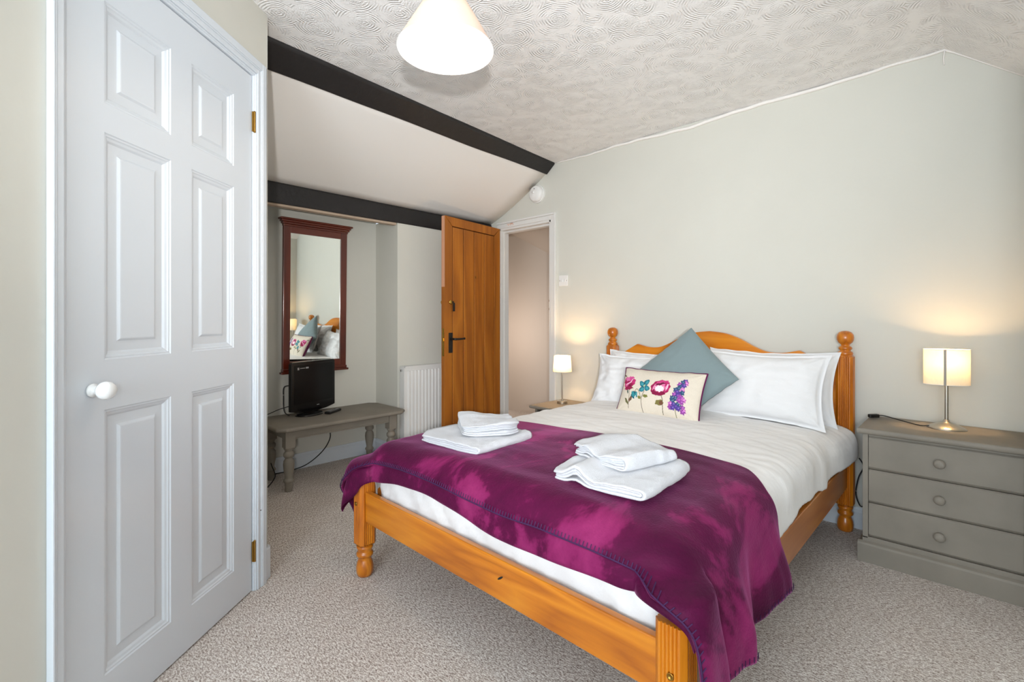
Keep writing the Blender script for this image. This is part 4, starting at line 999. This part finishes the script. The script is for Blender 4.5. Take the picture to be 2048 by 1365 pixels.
# leads behind the TV
bm = bmesh.new(); A_ = Mt @ Vector((.06, -.04 * ts, .60))
tube(bm, spline([A_, A_ + Vector((-.01, -.06, .0)), (-3.285, 1.215, .53), (-3.27, 1.215, .44), (-3.25, 1.24, .408)], 8), .0035, 8); 
obj('lead', bm, 'black_matt', tv, smooth=True)
bm = bmesh.new(); tube(bm, spline([Mt @ Vector((.05, -.035 * ts, .475)), (-3.28, 1.19, .455), (-3.32, 1.13, .425), (-3.36, 1.065, .405), (-3.392, 1.05, .36)], 8), .0028, 8)
obj('lead', bm, 'black_matt', tv, smooth=True)
# remote
rm = thing('remote_control', 'black remote control lying in front of the television', 'remote control', (-3.20, 1.515, BZ), R(35))
bm = B(-.022, .022, -.075, .075, .001, .017); obj('case', bm, 'black_matt', rm, world=False, bev=.005, seg=3)
for i in range(3):
    for j in range(5):
        bm = bmesh.new(); lathe(bm, [(.0042, .0165), (.0042, .0185), (0, .0188)], (-.012 + .012 * i, -.05 + .018 * j, 0), 10); obj('button', bm, 'grey_mark', rm, world=False)
bm = bmesh.new(); lathe(bm, [(.012, .0165), (.012, .0182), (.006, .0182)], (0, .05, 0), 20); obj('button', bm, 'grey_mark', rm, world=False)
# cable hanging below the bench and lying along the skirting
bm = bmesh.new(); tube(bm, spline([(-3.345, 1.50, .315), (-3.32, 1.535, .27), (-3.31, 1.545, .20), (-3.33, 1.50, .11), (-3.36, 1.40, .03), (-3.375, 1.28, .007), (-3.38, 1.15, .006), (-3.33, 1.06, .006)], 10), .0035, 8)
tag(obj('cable', bm, 'black_matt', smooth=True, loc=(-3.35, 1.3, .1)), 'black cable looping below the bench along the skirting', 'cable')
bm = bmesh.new(); tube(bm, spline([(-3.30, 1.12, .18), (-3.265, 1.135, .10), (-3.22, 1.14, .04), (-3.16, 1.08, .006), (-3.06, 1.00, .006), (-2.98, .955, .006)], 10), .0032, 8)
tag(obj('cable', bm, 'black_matt', smooth=True, loc=(-3.1, 1.1, .05)), 'black cable trailing over the carpet behind the bench leg nearest the cupboard', 'cable')
# cable behind headboard post
bm = bmesh.new(); tube(bm, spline([(-.412, 2.893, .36), (-.395, 2.895, .32), (-.415, 2.893, .26), (-.425, 2.893, .18), (-.408, 2.893, .125), (-.392, 2.893, .14), (-.394, 2.895, .24), (-.388, 2.895, .34)], 8), .0028, 8)
tag(obj('cable', bm, 'black_matt', smooth=True, loc=(-.4, 2.9, .25)), 'black lead looped between the headboard post and grey chest', 'cable')

# ------------------------------------------------------------------ mirror
mr = thing('wall_mirror', 'tall mahogany-framed mirror hanging above the bench', 'mirror', (-3.36, 1.47, 1.2))
m0, m1, mz0, mz1 = 1.235, 1.69, .672, 1.71; fw = .046
Y0, Y1 = m0, m1
bm = bmesh.new(); box(bm, -.008, .018, Y0 - 1.475, Y0 + fw - 1.475, mz0 - 1.2, mz1 - 1.2)
def mb(*a): 
    b_ = B(*a); return b_
rx = Matrix.Translation((-3.362, 1.475, 1.2)) @ Matrix.Rotation(R(1.5), 4, 'Z') @ Matrix.Rotation(R(1.1), 4, 'Y')
bm.free()
y0, y1, q0, q1 = Y0 - 1.475, Y1 - 1.475, mz0 - 1.2, mz1 - 1.2
for nm, a, mt in (('stile', (-.01, .016, y0, y0 + fw, q0 + .03, q1 - .02), 'mahogany'), ('stile', (-.01, .016, y1 - fw, y1, q0 + .03, q1 - .02), 'mahogany'), ('rail', (-.01, .0155, y0 + fw, y1 - fw, q1 - .075, q1 - .02), 'mahogany_h'), ('rail', (-.01, .0155, y0 + fw, y1 - fw, q0 + .03, q0 + .085), 'mahogany_h')):
    obj(nm, xform(B(*a), rx), mt, mr, bev=.002)
bm = bmesh.new()
for e, z0_, z1_ in ((.004, q1 - .032, q1 - .018), (.012, q1 - .018, q1 - .004), (.020, q1 - .004, q1 + .010), (.030, q1 + .010, q1 + .022)): box(bm, -.01, .018 + e, y0 - e, y1 + e, z0_, z1_)
obj('cornice', xform(bm, rx), 'mahogany_h', mr, bev=.003)
bm = bmesh.new()
for e, z0_, z1_ in ((.004, q0 + .016, q0 + .036), (.014, q0 + .002, q0 + .016)): box(bm, -.01, .018 + e, y0 - e, y1 + e, z0_, z1_)
obj('base_moulding', xform(bm, rx), 'mahogany_h', mr, bev=.003)
obj('glass', xform(B(-.006, .008, y0 + fw - .002, y1 - fw + .002, q0 + .083, q1 - .073), rx), 'mirror_glass', mr)

# ------------------------------------------------------------------ radiator
rd = thing('radiator', 'white ribbed panel radiator between the bench and open door', 'radiator', (-3.06, 2.3, .1))
ry0, ry1, rz0, rz1 = 1.985, 2.56, .10, .695
prof = []; n_ = 17; pitch = (ry1 - ry0 - .05) / n_
bm = bmesh.new(); pr = [(ry0, -3.036)]; yy = ry0 + .025
for i in range(n_):
    pr += [(yy + pitch * .12, -3.036), (yy + pitch * .28, -3.026), (yy + pitch * .72, -3.026), (yy + pitch * .88, -3.036)]; yy += pitch
pr += [(ry1, -3.036)]
poly = [(x, y) for y, x in pr] + [(-3.048, ry1), (-3.048, ry0)]
prism(bm, poly, 'z', rz0 + .03, rz1 - .035)
box(bm, -3.048, -3.036, ry0, ry1, rz1 - .035, rz1 - .008); box(bm, -3.048, -3.036, ry0, ry1, rz0, rz0 + .03)
obj('panel', bm, 'radiator_white', rd, bev=.002)
obj('side_cover', B(-3.088, -3.034, ry0 - .004, ry0 + .001, rz0 + .01, rz1), 'radiator_white', rd, bev=.001)
bm = bmesh.new(); 
for i in range(40): box(bm, -3.084, -3.040, ry0 + .006 + i * .014, ry0 + .014 + i * .014, rz1 - .004, rz1)
box(bm, -3.088, -3.034, ry0, ry0 + .006, rz1 - .008, rz1); box(bm, -3.042, -3.034, ry0, ry1, rz1 - .012, rz1); box(bm, -3.088, -3.082, ry0, ry1, rz1 - .012, rz1)
obj('top_grille', bm, 'radiator_white', rd)
bm = bmesh.new(); lathe(bm, [(.009, 0), (.009, .012), (.006, .014), (0, .014)], n=12, M=Matrix.Translation((-3.062, ry0 - .004, rz1 - .03)) @ Matrix.Rotation(R(90), 4, 'X')); obj('bleed_valve', bm, 'chrome', rd, auto=40)
bm = bmesh.new(); tube(bm, [(-3.06, ry0 - .022, 0.0), (-3.06, ry0 - .022, rz0 + .03)], .007, 10); tube(bm, [(-3.06, ry0 - .022, rz0 + .03), (-3.06, ry0, rz0 + .03)], .009, 10); obj('valve_pipe', bm, 'chrome', rd, smooth=True)
for y in (ry0 + .12, ry1 - .12): obj('bracket', B(-3.10, -3.045, y - .015, y + .015, rz0 + .05, rz1 - .08), 'radiator_white', rd)

# ------------------------------------------------------------------ smoke alarm, light switch, cable marks
sa = thing('smoke_alarm', 'round white smoke alarm on the wall above the doorway', 'smoke alarm', (-2.545, W, 2.06))
M = Matrix.Translation((-2.545, W, 2.06)) @ Matrix.Scale(1.2, 4) @ Matrix.Rotation(R(90), 4, 'X')
bm = bmesh.new(); lathe(bm, [(.060, 0), (.060, .012), (.058, .013)], n=40, M=M); obj('base', bm, 'white_plastic', sa, auto=35)
bm = bmesh.new(); lathe(bm, [(.056, .012), (.056, .022), (.052, .034), (.044, .040), (.0, .042)], n=40, M=M); cv = obj('cover', bm, 'white_plastic', sa, auto=35, doubles=True)
bm = bmesh.new(); lathe(bm, [(.011, .040), (.011, .0435), (0, .044)], n=20, c=(-.012, 0, .012), M=M); obj('test_button', bm, 'radiator_white', cv, smooth=True)
bm = bmesh.new(); lathe(bm, [(.003, .040), (.003, .0432), (0, .0434)], n=8, c=(.0, 0, .036), M=M); obj('indicator', bm, 'black_matt', cv)
sx_ = thing('light_switch', 'white double light switch on the wall beside the doorway', 'light switch', (-2.283, W, 1.344))
obj('plate', B(-2.325, -2.241, W - .009, W, 1.302, 1.386), 'white_plastic', sx_, bev=.003)
for x in (-2.296, -2.270):
    bm = bmesh.new(); prism(bm, [(W - .009, 1.334), (W - .015, 1.334), (W - .010, 1.356), (W - .009, 1.356)], 'x', x - .008, x + .008); obj('rocker', bm, 'white_plastic', sx_)
for x in (-2.316, -2.250):
    bm = bmesh.new(); lathe(bm, [(.003, 0), (.003, .0006), (0, .001)], n=10, M=Matrix.Translation((x, W - .009, 1.344)) @ Matrix.Rotation(R(90), 4, 'X')); obj('screw', bm, 'old_brass', sx_)
